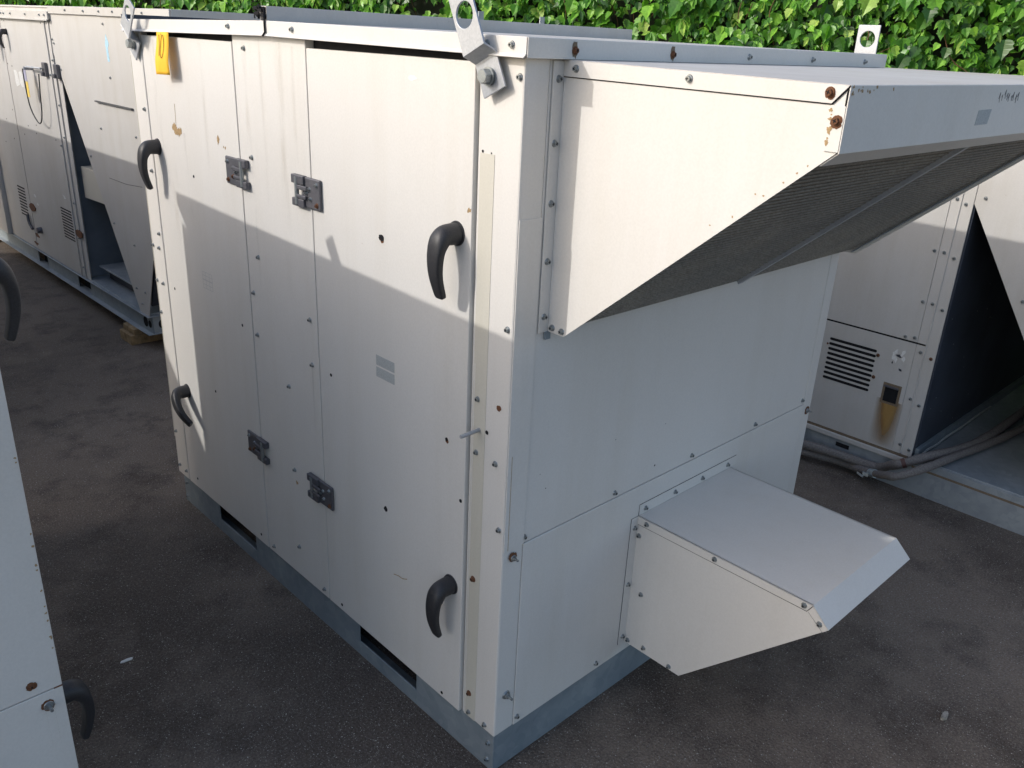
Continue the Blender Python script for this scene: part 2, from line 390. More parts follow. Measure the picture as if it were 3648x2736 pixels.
def z_bracket(parent, bolt, tilt, faceS=-1, width=.060, n0=.004, off=.032, lower=(-.038, .022), jog=.016, upper=.135, hole_u=.099, hole_r=.0205, name='lifting_bracket', mat_=None):
    """Z-bent lifting plate bolted at `bolt` (on an x-facing wall); tilt leans its top to +y; faceS -1 sticks out to -x"""
    up = Vector((0, math.sin(tilt), math.cos(tilt))); ac = Vector((0, math.cos(tilt), -math.sin(tilt))); out = Vector((faceS, 0, 0))
    B = Vector(bolt); t = .0042
    b = MB()
    b.obox(B + up * ((lower[0] + lower[1]) / 2) + out * n0, ac, up, out, width / 2, (lower[1] - lower[0]) / 2, t / 2)
    a0 = B + up * lower[1] + out * n0; a1 = B + up * (lower[1] + jog) + out * (n0 + off)
    d = (a1 - a0).normalized(); nn = ac.cross(d).normalized()
    b.obox((a0 + a1) / 2, ac, d, nn, width / 2 - .0002, (a1 - a0).length / 2 + .002, t / 2)
    # upper part with round hole: ring of quads between a square-ish outline and the hole
    U0, U1 = lower[1] + jog, upper; hc = hole_u; N = 32; outl = []; hol = []
    for k in range(N):
        th = 2 * math.pi * (k + .5) / N; c, s_ = math.cos(th), math.sin(th)
        hol.append((hole_r * c, hc + hole_r * s_))
        tt = []
        if abs(c) > 1e-6: tt.append((width / 2) / abs(c))
        if s_ > 1e-6: tt.append((U1 - hc) / s_)
        if s_ < -1e-6: tt.append((U0 - hc) / s_)
        r = min(tt); outl.append((r * c, hc + r * s_))
    # snap nearest outline points to the corners
    for cw, cu in ((width / 2, U1), (-width / 2, U1), (width / 2, U0), (-width / 2, U0)):
        j = min(range(N), key=lambda q: (outl[q][0] - cw) ** 2 + (outl[q][1] - cu) ** 2); outl[j] = (cw, cu)
    def W(p, o): return B + ac * p[0] + up * p[1] + out * (n0 + off + o)
    vs = [W(p, t / 2) for p in outl] + [W(p, t / 2) for p in hol] + [W(p, -t / 2) for p in outl] + [W(p, -t / 2) for p in hol]
    fs = []
    for k in range(N):
        j = (k + 1) % N
        fs += [(k, j, N + j, N + k), (2 * N + k, 3 * N + k, 3 * N + j, 2 * N + j), (k, 2 * N + k, 2 * N + j, j), (N + k, N + j, 3 * N + j, 3 * N + k)]
    b.add(vs, fs)
    o = b.build(name, mat_ or ZINC, parent)
    bm = bmesh.new(); bm.from_mesh(o.data); bmesh.ops.recalc_face_normals(bm, faces=bm.faces); bm.to_mesh(o.data); bm.free()
    bv = o.modifiers.new('edge', 'BEVEL'); bv.width = .0008; bv.segments = 2; bv.limit_method = 'ANGLE'
    h = MB(); h.cyl(B, B + out * (n0 - t / 2), .011, None, 18); q = B + out * (n0 + t / 2)
    h.cyl(q, q + out * .0022, .0145, None, 20); h.cyl(q + out * .0022, q + out * .0052, .0125, None, 20); h.cyl(q + out * .0052, q + out * .0066, .0155, None, 24)
    h.cyl(q + out * .0066, q + out * .0185, .0128, .0128, 6, False); h.cyl(q + out * .0185, q + out * .0195, .0115, .0105, 20)
    h.build('bolt', STEEL, o, .0004)
    return o

# ------------------------------------------------------------------ ground
g = MB(); S = 120
g.add([(-S, -S, 0), (S, -S, 0), (S, S, 0), (-S, S, 0)], [(0, 1, 2, 3)])
tag(g.build('ground', ASPHALT), kind='structure')

# ------------------------------------------------------------------ MAIN UNIT
W_, L_ = 1.3016, 1.664; ZB = .109
unit = thing('air_handling_unit', (0, 0, 0), 'large cream air handling unit with black door handles and big mesh-bottomed intake hood, nearest', 'rooftop unit')
# skid: galvanised channel frame with fork slots on both long sides
def skid(parent, x0, x1, y0, y1, z0, z1, slots, material=GALV_DK, name='base_frame', side_slots_x=(), t=.004, inset=0.0):
    b = MB()
    for xs, sg in ((x0, 1), (x1, -1)):
        ys = [y0] + [q for s_ in sorted(slots) for q in s_] + [y1]
        for k in range(0, len(ys), 2): b.box((xs, ys[k], z0), (xs + sg * t, ys[k + 1], z1))
        for s_ in slots:
            b.box((xs, s_[0], z0), (xs + sg * t, s_[1], z0 + .43 * (z1 - z0))); b.box((xs, s_[0], z1 - .004), (xs + sg * t, s_[1], z1))
        b.box((xs + sg * t, y0 + t, z1 - t), (xs + sg * .05, y1 - t, z1 - .0005)); b.box((xs + sg * t, y0 + t, z0), (xs + sg * .05, y1 - t, z0 + t))
    for ys_, sg in ((y0, 1), (y1, -1)):
        b.box((x0 + t, ys_, z0), (x1 - t, ys_ + sg * t, z1)) if False else b.box((x0 + t, ys_ + sg * .0006, z0), (x1 - t, ys_ + sg * t, z1))
    return b.build(name, material, parent, .0015)
skid(unit, .004, W_ - .004, .004, L_ - .02, 0.0, ZB, [(.294, .545), (1.121, 1.370)])
b = MB(); b.box((.03, .03, .09), (W_ - .03, L_ - .04, .105)); b.build('floor_pan', INNER, unit)
screws(unit, '-x', .004, [(.022, .078), (.025, .026), (1.622, .079), (1.624, .024)])
# inner shell (dark, seen only through gaps)
b = MB(); b.box((.02, .02, ZB), (W_ - .02, L_ - .02, 1.575)); b.build('inner_shell', SHELL, unit)
# left (door) face, x = 0
def slab(name, x0, x1, y0, y1, z0, z1, material=PAINT, parent=unit, bevel=.0018):
    b = MB(); b.box((x0, y0, z0), (x1, y1, z1)); return b.build(name, material, parent, bevel)
b = MB(); b.prism([(-.0070, .1160), (.018, .1160), (.020, .6795), (-.003, .6795)], 2, ZB + .002, 1.5575); near_door = b.build('door', PAINT, unit, .0018)
def dx(y): return -.003 - .0040 * (.6795 - y) / .5635    # outer skin of the near door
mid_panel = slab('centre_panel', -.003, .02, .6830, 1.0190, ZB + .002, 1.585)
far_door = slab('door', -.0035, .02, 1.0230, 1.5735, ZB + .002, 1.5590)
# corner posts wrap both faces
b = MB(); b.prism([(0, 0), (.1115, 0), (.1115, .019), (.019, .019), (.019, .112), (0, .112)][:0] or [(0, 0), (.060, 0), (.060, .019), (.019, .019), (.019, .1122), (0, .1122)], 2, ZB + .002, 1.5875)
post = b.build('corner_post', PAINT, unit, .004)
b = MB(); b.prism([(-.0045, L_), (.060, L_), (.060, L_ - .019), (.019, L_ - .019), (.019, 1.5785), (-.0045, 1.5785)], 2, ZB + .002, 1.587)
post2 = b.build('corner_post', PAINT, unit, .004)
b = MB(); b.prism([(W_, 0), (W_ - .05, 0), (W_ - .05, .019), (W_ - .019, .019), (W_ - .019, .06), (W_, .06)], 2, ZB + .002, 1.587); b.build('corner_post', PAINT, unit, .004)
b = MB(); b.box((-.0008, .066, .113), (0.001, .104, 1.405)); b.build('seal_strip', BEIGE, unit)
b = MB(); b.box((-.0012, .100, .113), (0.001, .102, 1.0)); b.build('seal_bead', PAINT, unit)
b = MB(); b.box((-.0044, 1.6605, .25), (-.0053, 1.6638, 1.5)); b.build('far_corner_seal', BEIGE, unit)
# right (end) face, y = 0
up_p = slab('upper_end_panel', .0605, W_ - .0505, .001, .019, .6085, 1.5875)
lo_p = slab('lower_end_panel', .0605, W_ - .0505, -.0010, .019, ZB + .002, .6070)
slab('corner_trim', 0.002, .0600, -.0022, -.0002, .6095, 1.30, PAINT, unit, .0008)
slab('back_panel', .06, W_ - .06, L_ - .019, L_, ZB + .002, 1.585)
slab('far_side_panel', W_ - .019, W_, .0605, L_ - .06, ZB + .002, 1.585)
# roof: shallow gable with standing rib at y=.829
RIB = .829
def roof_z(y): return 1.6010 + (.0085 * y / RIB if y < RIB else .0085 - .0105 * (y - RIB) / (L_ - RIB))
b = MB(); x0, x1 = -.012, W_ + .014; ya, yb = -.014, L_ + .014
b.prism([(ya, 1.590), (RIB, 1.5960), (RIB, roof_z(RIB)), (ya, 1.6005)], 0, x0 + .001, x1 - .001); b.build('roof_sheet', ROOFP, unit)
b = MB(); b.prism([(RIB + .002, 1.5960), (yb, 1.588), (yb, 1.5985), (RIB + .002, roof_z(RIB))], 0, x0 + .001, x1 - .001); b.build('roof_sheet', ROOFP, unit)
# folded roof edge on the door side: flat face, flared drip lip
def edge_trim(y0, y1, name='roof_trim', cut=False):
    b = MB(); N = 14; vs = []
    prof = lambda y: [(-.0105, roof_z(y) - .001), (-.0128, roof_z(y)), (-.0135, roof_z(y) - .0012), (-.0140, roof_z(y) - .026), (-.0205, roof_z(y) - .0318), (-.0195, roof_z(y) - .0326), (-.0120, roof_z(y) - .0275), (-.0105, roof_z(y) - .010)]
    for i in range(N + 1):
        y = y0 + (y1 - y0) * i / N
        pp = prof(y)
        if cut and i == 0: pp = [(x, max(z, roof_z(y) - .027)) for x, z in pp]
        vs += [(x, y, z) for x, z in pp]
    P = 8; fs = [(i * P + k, (i + 1) * P + k, (i + 1) * P + (k + 1) % P, i * P + (k + 1) % P) for i in range(N) for k in range(P)] + [tuple(range(P)), tuple(N * P + k for k in range(P))[::-1]]
    b.add(vs, fs); o = b.build(name, PAINT, unit)
    bm = bmesh.new(); bm.from_mesh(o.data); bmesh.ops.recalc_face_normals(bm, faces=bm.faces); bm.to_mesh(o.data); bm.free(); return o
edge_trim(-.014, RIB - .002); edge_trim(RIB + .002, L_ + .012)
b = MB(); b.box((-.012, -.0165, 1.5685), (W_ + .0155, -.0145, 1.6005)); b.box((-.012, -.0145, 1.5995), (W_ + .0155, -.011, 1.6010)); b.build('end_trim', PAINT, unit, .0006)
b = MB(); b.box((W_ + .0142, -.014, 1.5685), (W_ + .0160, L_ + .01, 1.6000)); b.build('far_trim', PAINT, unit, .0006)
b = MB(); b.box((-.011, L_ + .0145, 1.565), (W_ + .013, L_ + .017, 1.6120)); b.build('rear_flange', INNER, unit, .0006)
# dirty debris strip on the rear roof and standing rib
b = MB(); b.box((-.0105, RIB - .001, 1.5975), (1.297, RIB + .0015, 1.6400)); b.box((-.0105, RIB + .0015, 1.6380), (1.297, RIB + .030, 1.6402)); b.box((-.0105, RIB + .028, 1.600), (1.297, RIB + .030, 1.6380))
b.build('roof_rib', ROOFP, unit, .0008)
b = MB(); b.tube([(-.0155, RIB + .0008, 1.638), (-.0165, RIB, 1.622), (-.0165, RIB + .001, 1.604), (-.0175, RIB - .001, 1.585), (-.0235, RIB, 1.577)], .0022, 6); b.build('seam_sealant', DARK, unit)
b = MB(); rnd = random.Random(5)
for k in range(22):
    b.obox((-.012 + rnd.uniform(-.004, .012), RIB + rnd.uniform(.004, .05), 1.628 + rnd.uniform(-.012, .013)), (rnd.random(), rnd.random(), .2), (0, 1, 0), (0, .3, 1), .004, .008 * rnd.random() + .002, .003)
b.build('rib_debris', DARK, unit)
# screws on the trims and faces
screws(unit, '-x', -.0140, [(1.011, 1.593), (.715, 1.593), (.080, 1.588), (.020, 1.5870)])
screws(unit, '-x', -.0140, [(1.662, 1.588)])
screws(unit, '-y', -.0165, [(.649, 1.583), (.923, 1.582), (1.193, 1.582)])
screws(unit, '-y', -.0165, [(.100, 1.583), (.378, 1.582)], RSCREW)
for x in (.100, .378): put(disc_mesh('rust_stain', .0085, GRIME, 4, .2, 20, .8, 1.6), 'rust_stain', (x, -.0166, 1.5845), '-y', unit, 0)
screws(mid_panel, '-x', -.003, [(.960, 1.546), (.958, 1.291), (1.0, .930), (.961, 1.036), (.716, .928), (.994, .811), (.714, .809), (.838, .709), (.833, .459), (.985, .135), (.832, .209), (.705, .133)])
screws(post2, '-x', -.0045, [(1.600, 1.353), (1.598, 1.174), (1.597, .980), (1.609, .932), (1.608, .815), (1.655, .933), (1.655, .816), (1.652, .709), (1.643, .146), (1.592, .142), (1.644, .277)])
screws(post, '-x', 0, [(.011, 1.538), (.014, 1.094), (.090, .926), (.090, .808), (.032, .805), (.014, .659), (.088, .127), (.033, .127)])
for me, pts in ((HOLE, [(1.307, 1.196), (1.526, .818), (1.082, .815), (1.507, .146), (1.298, .542), (1.065, .138)]),):
    screws(far_door, '-x', -.0035, pts, me, 'screw_hole')
screws(near_door, '-x', dx, [(.407, 1.193), (.403, .533)], disc_mesh('screw_hole', .0072, DARK, 2, .15), 'screw_hole')
screws(near_door, '-x', dx, [(.627, .808), (.178, .806), (.127, .679), (.617, .130), (.179, .123)], HOLE, 'screw_hole')
put(RING, 'rust_ring', (dx(.176) - .0001, .176, .803), '-x', near_door, sc=.7); put(RING, 'rust_ring', (dx(.403) - .0001, .403, 1.190), '-x', near_door, sc=.95)
put(disc_mesh('screw_hole', .0068, DARK, 6, .1), 'screw_hole', (dx(.403) - .0006, .403, 1.1932), '-x', near_door)
put(HOLE, 'screw_hole', (-.0007, .060, .864), '-x', post); put(HOLE, 'screw_hole', (-.0004, .098, 1.408), '-x', post, sc=.6); put(HOLE, 'screw_hole', (-.0004, .075, 1.407), '-x', post, sc=.4)
put(RING, 'rust_ring', (-.0003, .029, .928), '-x', post, sc=.85)
screws(post, '-x', -.0008, [(.087, .500), (.087, .182)], RSCREW, 'rusty_screw')
b = MB(); b.cyl((0, .083, .862), (-.052, .080, .862), .0042, None, 10); b.build('stud_rod', ZINC, post)
# paint chips, scratches
for k, (y, z, s_) in enumerate(((1.404, 1.320, 1.3), (1.392, 1.313, 1.6), (1.380, 1.310, 1.1), (1.366, 1.314, .9), (1.136, 1.314, .9), (1.099, 1.298, .35), (1.108, 1.300, .3), (.137, 1.262, 0), (.135, .40, .0))):
    if s_: put(CHIPS[k % 5], 'paint_chip', (-.0037, y, z), '-x', far_door, sc=s_)
b = MB(); b.tube([(-.0037, 1.388, 1.385), (-.0037, 1.390, 1.35), (-.0037, 1.392, 1.315)], .0007, 5); b.build('scratch', CHIP, far_door)
put(CHIPS[1], 'paint_chip', (dx(.12) - .0002, .1235, 1.298), '-x', near_door, sc=.55)
b = MB(); b.tube(bez([(dx(y), y, z) for y, z in ((.372, .362), (.352, .367), (.336, .368), (.318, .376))][::-1]), .0012, 5); b.build('scratch', CHIP, near_door)
put(CHIPS[2], 'paint_chip', (-.0032, .826, .422), '-x', mid_panel, sc=.6)
# label residue
for z0, z1 in ((.8975, .9215), (.8690, .8930)):
    b = MB(); b.prism([(dx(.363) - .0006, .363), (dx(.363), .363), (dx(.432), .432), (dx(.432) - .0006, .432)], 2, z0, z1); b.build('label_residue', STICK, near_door)
b = MB()
for z in (.872, .884, .897, .899, .911, .922): b.box((-.0039, 1.250, z), (-.0033, 1.312, z + .0009))
for y in (1.250, 1.268, 1.290, 1.311): b.box((-.0038, y, .872), (-.0033, y + .0009, .9229))
b.build('label_residue', STICKF, far_door)
b = MB(); b.prism(irregular(.010, 12, .3, 9, 1.4, .5), 0, -.0064, -.0058); 
b.v = [(v[0] + dx(.298) + .006, v[1] + .298, v[2] + 1.520) for v in b.v]; b.build('scuff', WHITEP, near_door)
# handles and hinges
add_handle(near_door, (dx(.16), .158, 1.249)); add_handle(near_door, (dx(.16), .154, .452)); add_handle(far_door, (-.0035, 1.534, 1.252)); add_handle(far_door, (-.0035, 1.512, .472), False, math.radians(-48))
def hinge_b(parent, x, y0, y1, z0, z1, sgn):
    """hinge: flat leaf, raised U-shaped knuckle block with pin; sgn=+1 leaf toward +y"""
    yc = (y0 + y1) / 2; lw = (y1 - y0)
    Y = lambda a: yc + sgn * a * lw / 2
    b = MB(); zc = (z0 + z1) / 2; h = (z1 - z0) / 2
    b.box((x, Y(-.15), z0), (x - .007, Y(1), z1)); o = b.build('hinge', HINGE, parent, .003)
    b = MB(); b.box((x, Y(-1), zc + h * .45), (x - .013, Y(-.08), z1 + .001)); b.box((x, Y(-1), z0 - .001), (x - .013, Y(-.08), zc - h * .5))
    b.box((x - .009, Y(-.55), zc + h * .12), (x - .0145, Y(.18), zc + h * .42)); b.box((x - .009, Y(-.6), zc - h * .45), (x - .0145, Y(.1), zc - h * .2)); b.box((x, Y(-.3), zc - h * .4), (x - .006, Y(-.1), zc + h * .4))
    b.build('knuckle', HINGE, o, .002)
    b = MB(); b.cyl((x - .011, Y(-.62), z0 + .004), (x - .011, Y(-.62), z1 - .004), .0055, None, 12); b.build('pin', STEEL, o)
    for a, zz, r in ((.78, .62, 0), (.78, -.68, 1), (.25, .25, 0), (.3, -.38, 1 if sgn > 0 else 0), (.02, -.02, 0)):
        put(RSCREW if r else SCREW, 'bolt', (x - .007, Y(a), zc + h * zz), '-x', o, sc=.85)
    return o
for z0, z1 in ((1.210, 1.281), (.420, .489)):
    hinge_b(near_door, -.0045, .634, .748, z0, z1, -1); hinge_b(far_door, -.0035, .974, 1.092, z0, z1, 1)
# faint tan drip marks left by rain under the roof edge and under fixings
def drip(parent, x, y, z0, z1, w):
    b = MB(); b.add([(x, y - w / 2, z0), (x, y + w / 2, z0), (x, y + w / 2, z1), (x, y - w / 2, z1)], [(0, 3, 2, 1)]); o = b.build('drip_stain', DRIP, parent); return o
for y, z0, z1, w in ((.965, 1.10, 1.56, .030), (.885, 1.18, 1.57, .022), (.800, .95, 1.57, .045), (.740, 1.25, 1.56, .02), (.958, .95, 1.28, .016), (.714, .60, .80, .012)): drip(mid_panel, -.0034, y, z0, z1, w)
for y, z0, z1, w in ((1.50, 1.15, 1.55, .05), (1.20, 1.22, 1.55, .03), (1.34, 1.05, 1.31, .03), (1.44, .95, 1.2, .05)): drip(far_door, -.0039, y, z0, z1, w)
# lifting brackets
z_bracket(unit, (-.001, .067, 1.536), math.radians(25), lower=(-.028, .032), jog=.013, upper=.152, hole_u=.104, hole_r=.0215, width=.057, n0=.014, off=.023)
z_bracket(unit, (-.001, 1.600, 1.534), math.radians(-38), n0=.012, lower=(-.034, .026), upper=.142, hole_u=.102)
z_bracket(unit, (W_ - .004, .052, 1.538), math.radians(0), faceS=1, off=.030, upper=.134, hole_u=.099)
# end face screws
screws(up_p, '-y', .001, [(.051 + .012, .624), (.360, .623), (.668, .622), (.974, .623), (1.238, .625)])
screws(lo_p, '-y', -.001, [(.350, .131), (.070, .132), (.66, .131), (.97, .131), (1.22, .131)])
put(RING, 'rust_ring', (.0285, -.0025, .589), '-y', post, sc=1.5); put(STUD, 'stud', (.030, -.0027, .586), '-y', post, sc=.62)
put(STUD, 'stud', (.032, -.0005, .218), '-y', post, sc=.85)
put(RING, 'rust_ring', (1.280, -.0003, .583), '-y', unit, sc=1.7); put(STUD, 'stud', (1.281, -.0008, .581), '-y', unit, sc=.62)
for x, z, s_ in ((.509, .646, .55), (.344, .766, .25), (.534, .751, .25), (.14, 1.50, .2), (.12, .72, .3), (.10, .76, .2)): put(HOLE, 'fleck', (x, .0009, z), '-y', up_p, sc=s_)
b = MB(); b.tube([(.013, -.0023, .61), (.0125, -.0023, .83)], .0006, 4); b.build('seam_sealant', CHIP, unit)

# ---------------- intake hood
HX0, HX1, HD = .0925, 1.298, .518
hood = MB()
# left cheek: bent flange on the wall, then plate out to the front
cheek_poly = [(-.0005, 1.0765), (-.0005, 1.5665), (-HD + .0035, 1.5590), (-HD + .0035, 1.4720), (-.044, 1.0765)]
b = MB(); b.prism(cheek_poly, 0, HX0, HX0 + .0025); cheek = b.build('cheek_panel', PAINT, None, 0) if False else None
hoodE = MB(); hoodE.prism([(0.000, 1.5660), (-HD, 1.5585), (-HD, 1.5605), (0.000, 1.5682)], 0, HX0 - .0015, HX1 + .0015)
hood = hoodE.build('intake_hood', ROOFP, unit, .0006); hood['label'] = 'large sloping intake hood open to mesh below'
b = MB(); b.prism(cheek_poly, 0, HX0, HX0 + .002); cheek = b.build('cheek_panel', PAINT, hood)
b = MB(); b.prism(cheek_poly, 0, HX1 - .002, HX1); b.build('cheek_panel', PAINT, hood)
b = MB(); b.box((.0655, -.0005, 1.0770), (HX0, -.0025, 1.5660)); b.build('wall_flange', PAINT, hood, .0006)
b = MB(); b.box((HX0 - .0010, -.0028, 1.0775), (HX0 + .0035, -.0055, 1.566)); b.build('bend_bead', PAINT, hood, .001)
b = MB(); b.prism([(-.003, 1.5665), (-HD, 1.5590), (-HD + .020, 1.5355), (-.003, 1.5410)], 0, HX0 - .0018, HX0); b.build('side_lip', PAINT, hood, .0005)
b = MB(); b.tube([(HX0 - .0005, -.003, 1.5402), (HX0 - .0005, -.26, 1.5375), (HX0 - .0005, -HD + .021, 1.5348)], .0011, 4)
b.tube([(HX0 - .0008, -HD + .021, 1.5348), (HX0 - .0008, -HD - .001, 1.5595)], .0016, 4); b.build('lip_gap', DARK, hood)
b = MB(); b.box((HX0 - .0015, -HD - .002, 1.4715), (HX1 + .001, -HD, 1.5600)); b.build('front_panel', PAINT, hood, .0008)
front = [o for o in hood.children if o.name.startswith('front_panel')][0]
b = MB(); b.box((HX0 - .0022, -HD + .0002, 1.4735), (HX0 - .0004, -HD + .021, 1.5335)); b.build('side_flange', PAINT, hood, .0004)
b = MB(); b.prism([(-HD - .0005, 1.4718), (-.4935, 1.4515), (-.4925, 1.4530), (-HD + .0015, 1.4738)], 0, HX0 + .0025, HX1 - .0025); b.build('front_return', PAINT, hood, .0004)
# slanted opening: from (y=-.49,z=1.486) to (y=-.046,z=1.078)
A = Vector((0, -.506, 1.4705)); Bv = Vector((0, -.046, 1.0835)); dirs = (A - Bv).normalized(); nrm = Vector((0, dirs.z, -dirs.y)); nrm = nrm if nrm.z > 0 else -nrm   # points up/inside
SL = (A - Bv).length
b = MB()
for xa_, xb_ in ((HX0 + .002, HX0 + .019), (HX1 - .019, HX1 - .002)):
    c = (A + Bv) / 2 + Vector(((xa_ + xb_) / 2, 0, 0)) + nrm * .004
    b = MB(); b.obox(c, (1, 0, 0), dirs, nrm, (xb_ - xa_) / 2, SL / 2 + .006, .001); b.build('slant_flange', GALV_DK, hood)
b = MB(); c = (A + Bv) / 2 + Vector((.700, 0, 0)) + nrm * .006; b.obox(c, (1, 0, 0), dirs, nrm, .008, SL / 2, .005); b.build('divider_bar', ZINC, hood, .0008)
def wire_mesh(xa, xb):
    b = MB(); pitch = .0064; r = .0009
    n1 = int(SL / pitch)
    for k in range(n1 + 1):
        c = Bv + dirs * (k * pitch) + nrm * (.010 + .0009 * (-1) ** k) + Vector(((xa + xb) / 2, 0, 0))
        b.obox(c, (1, 0, 0), dirs, nrm, (xb - xa) / 2, r, r)
    n2 = int((xb - xa) / pitch)
    for k in range(n2 + 1):
        c = (A + Bv) / 2 + nrm * .0112 + Vector((xa + k * pitch, 0, 0)); b.obox(c, (1, 0, 0), dirs, nrm, r, SL / 2, r)
    return b
wire_mesh(HX0 + .018, .692).build('filter_mesh', MESHM, hood); wire_mesh(.708, HX1 - .018).build('filter_mesh', MESHM, hood)
b = MB(); b.obox((A + Bv) / 2 + Vector(((HX0 + HX1) / 2, 0, 0)) + nrm * .026, (1, 0, 0), dirs, nrm, (HX1 - HX0) / 2 - .006, SL / 2 - .004, .008); b.build('filter_pad', FILTER, hood)
screws(hood, '-y', -.0025, [(.079, 1.537), (.078, 1.429), (.079, 1.323), (.079, 1.216), (.079, 1.108)])
screws(hood, '-x', HX0 - .0018, [(-.031, 1.554), (-.263, 1.5525)])
screws(hood, '-x', HX0, [(-.013, 1.086), (-.038, 1.0855)])
screws(hood, '-x', HX0 - .0022, [(-.4925, 1.5490), (-.508, 1.514)], RSCREW, 'rusty_screw')
put(RING, 'rust_ring', (HX0 - .0021, -.4925, 1.548), '-x', hood, sc=.95); put(RING, 'rust_ring', (HX0 - .0023, -.508, 1.5125), '-x', hood, sc=1.15)
b = MB(); b.box((HX0 - .01, -.006, 1.062), (HX0 + .004, -.001, 1.0772)); b.build('corner_tab', GALV_DK, hood)
b = MB(); b.prism([(.578, 1.519), (.574, 1.4945), (.632, 1.4950), (.639, 1.5200)], 1, -HD - .0026, -HD - .0018); b.build('label_residue', STICK, front)
b = MB()
for k in range(9):
    x = .662 + .012 * k + rnd.uniform(-.003, .003); z = 1.541 + rnd.uniform(-.006, .004) - .0006 * k
    b.tube([(x, -HD - .0024, z), (x + rnd.uniform(.001, .006), -HD - .0024, z + rnd.uniform(.004, .011)), (x + rnd.uniform(.002, .006), -HD - .0024, z - .006)], .0004, 4)
b.build('scribble', GREYINK, front)
for k in range(14):
    put(CHIPS[k % 5], 'paint_chip', (HX0 + .001 + rnd.random() ** 2 * .14, -HD - .0022, 1.5585 - rnd.random() ** 2 * .012), '-y', front, sc=rnd.uniform(.12, .3))
for k in range(12):
    put(CHIPS[k % 5], 'paint_chip', (HX0 - .0024, -HD + .0195 + rnd.uniform(-.002, .001), 1.475 + rnd.random() ** 1.5 * .055), '-x', hood, sc=rnd.uniform(.12, .38))
for t_ in (.93, .86, .80, .77, .62, .70, .9):
    p = Bv.lerp(Vector((0, -HD + .004, 1.474)), t_); put(CHIPS[int(t_ * 50) % 5], 'paint_chip', (HX0 - .0002, p.y + .004, p.z + .004 + (.012 if t_ in (.77, .62) else 0)), '-x', cheek, sc=.15)

# ---------------- lower exhaust hood
LX0, LX1 = .4632, .868
prof = [(-.002, .5225), (-.468, .5225), (-.510, .4835), (-.176, .1420), (-.002, .1420)]
top = MB(); top.prism([(-.002, .5225), (-.4685, .5225), (-.5105, .4835), (-.5095, .4825), (-.468, .5210), (-.002, .5210)], 0, LX0 - .0016, LX1 + .0016)
lh = top.build('exhaust_hood', PAINT, unit); lh['label'] = 'small boxy chamfered outlet hood low on the end face'
for xa_, xb_ in ((LX0, LX0 + .002), (LX1 - .002, LX1)):
    b = MB(); b.prism(prof, 0, xa_, xb_); b.build('cheek_panel', PAINT, lh)
b = MB(); b.prism([(-.002, .5222), (-.4683, .5222), (-.4565, .5020), (-.002, .5000)], 0, LX0 - .0016, LX0); b.build('side_lip', PAINT, lh, .0004)
b = MB(); b.prism([(-.4690, .5215), (-.5100, .4835), (-.499, .4715), (-.461, .5020)], 0, LX0 - .0016, LX0 - .0002); b.build('side_lip', PAINT, lh, .0004)
b = MB(); b.tube([(LX0 - .0003, -.003, .4995), (LX0 - .0003, -.457, .5012), (LX0 - .0006, -.4695, .5218)], .0010, 4); b.tube([(LX0 - .0003, -.461, .5010), (LX0 - .0003, -.498, .4712)], .0006, 4); b.build('lip_gap', DARK, lh)
b = MB(); b.box((LX0, -.0025, .5230), (.8925, -.0010, .5525)); b.box((.4355, -.0026, .1425), (LX0, -.0010, .5222)); b.box((LX1, -.0026, .1425), (.8925, -.0010, .5222)); b.build('wall_flange', PAINT, lh, .0005)
b = MB(); b.tube([(.8925, -.0018, .5528), (.4629, -.0018, .5530), (.4629, -.0018, .5225), (.4352, -.0018, .5225), (.4350, -.0018, .144)], .00075, 4); b.build('sealant_line', GREYINK, lh)
screws(lh, '-y', -.0026, [(.487, .537), (.609, .537), (.731, .537), (.852, .537), (.450, .492), (.450, .326), (.4505, .165)])
screws(lh, '-x', LX0 - .0016, [(-.030, .511), (-.226, .512), (-.449, .512), (-.490, .487)]); screws(lh, '-x', LX0, [(-.010, .468), (-.036, .308), (-.063, .158), (-.012, .152), (-.145, .151)])
b = MB(); b.box((LX0 + .002, -.006, .143), (LX1 - .002, -.0045, .52)); b.build('outlet_screen', INNER, lh)

# ------------------------------------------------------------------ orange paper tag hanging from the roof edge
b = MB(); N = 12; vs = []
y0, y1 = 1.338, 1.414
for i in range(N + 1):
    t = i / N; x = -.0225 - .009 * math.sin(t * 1.5) + .0012 * math.sin(t * 7); z = 1.572 - .108 * t
    for j in range(5):
        u = j / 4; vs.append((x - .006 * u * t, y0 + (y1 - y0) * u - .004 * t, z - .002 * u))
fs = [(i * 5 + j, i * 5 + j + 1, (i + 1) * 5 + j + 1, (i + 1) * 5 + j) for i in range(N) for j in range(4)]
b.add(vs, fs, True)
tg = b.build('paper_tag', ORANGE, None, origin=(-.0225, 1.376, 1.572)); so = tg.modifiers.new('thick', 'SOLIDIFY'); so.thickness = .0006
tag(tg, 'orange paper tag with handwritten number hanging from roof edge of the nearest unit', 'tag')
def on_tag(u, t, o=.0016):   # u across (0 near edge .. 1 far), t down
    x = -.0225 - .009 * math.sin(t * 1.5) + .0012 * math.sin(t * 7); return (x - .006 * u * t - o, y0 + (y1 - y0) * u - .004 * t, 1.572 - .108 * t - .002 * u)
b = MB()
b.tube([on_tag(.76 - .10 * k / 8, .06 + .50 * k / 8) for k in range(9)], .0007, 5)
b.tube([on_tag(.60 - .06 * k / 8, .04 + .08 * k / 8) for k in range(4)], .0006, 5)
b.tube([on_tag(.46 + .13 * math.sin(a) + .02, .34 - .27 * math.cos(a)) for a in [2 * math.pi * k / 24 for k in range(25)]], .0007, 5)
b.build('handwriting', INK, tg)

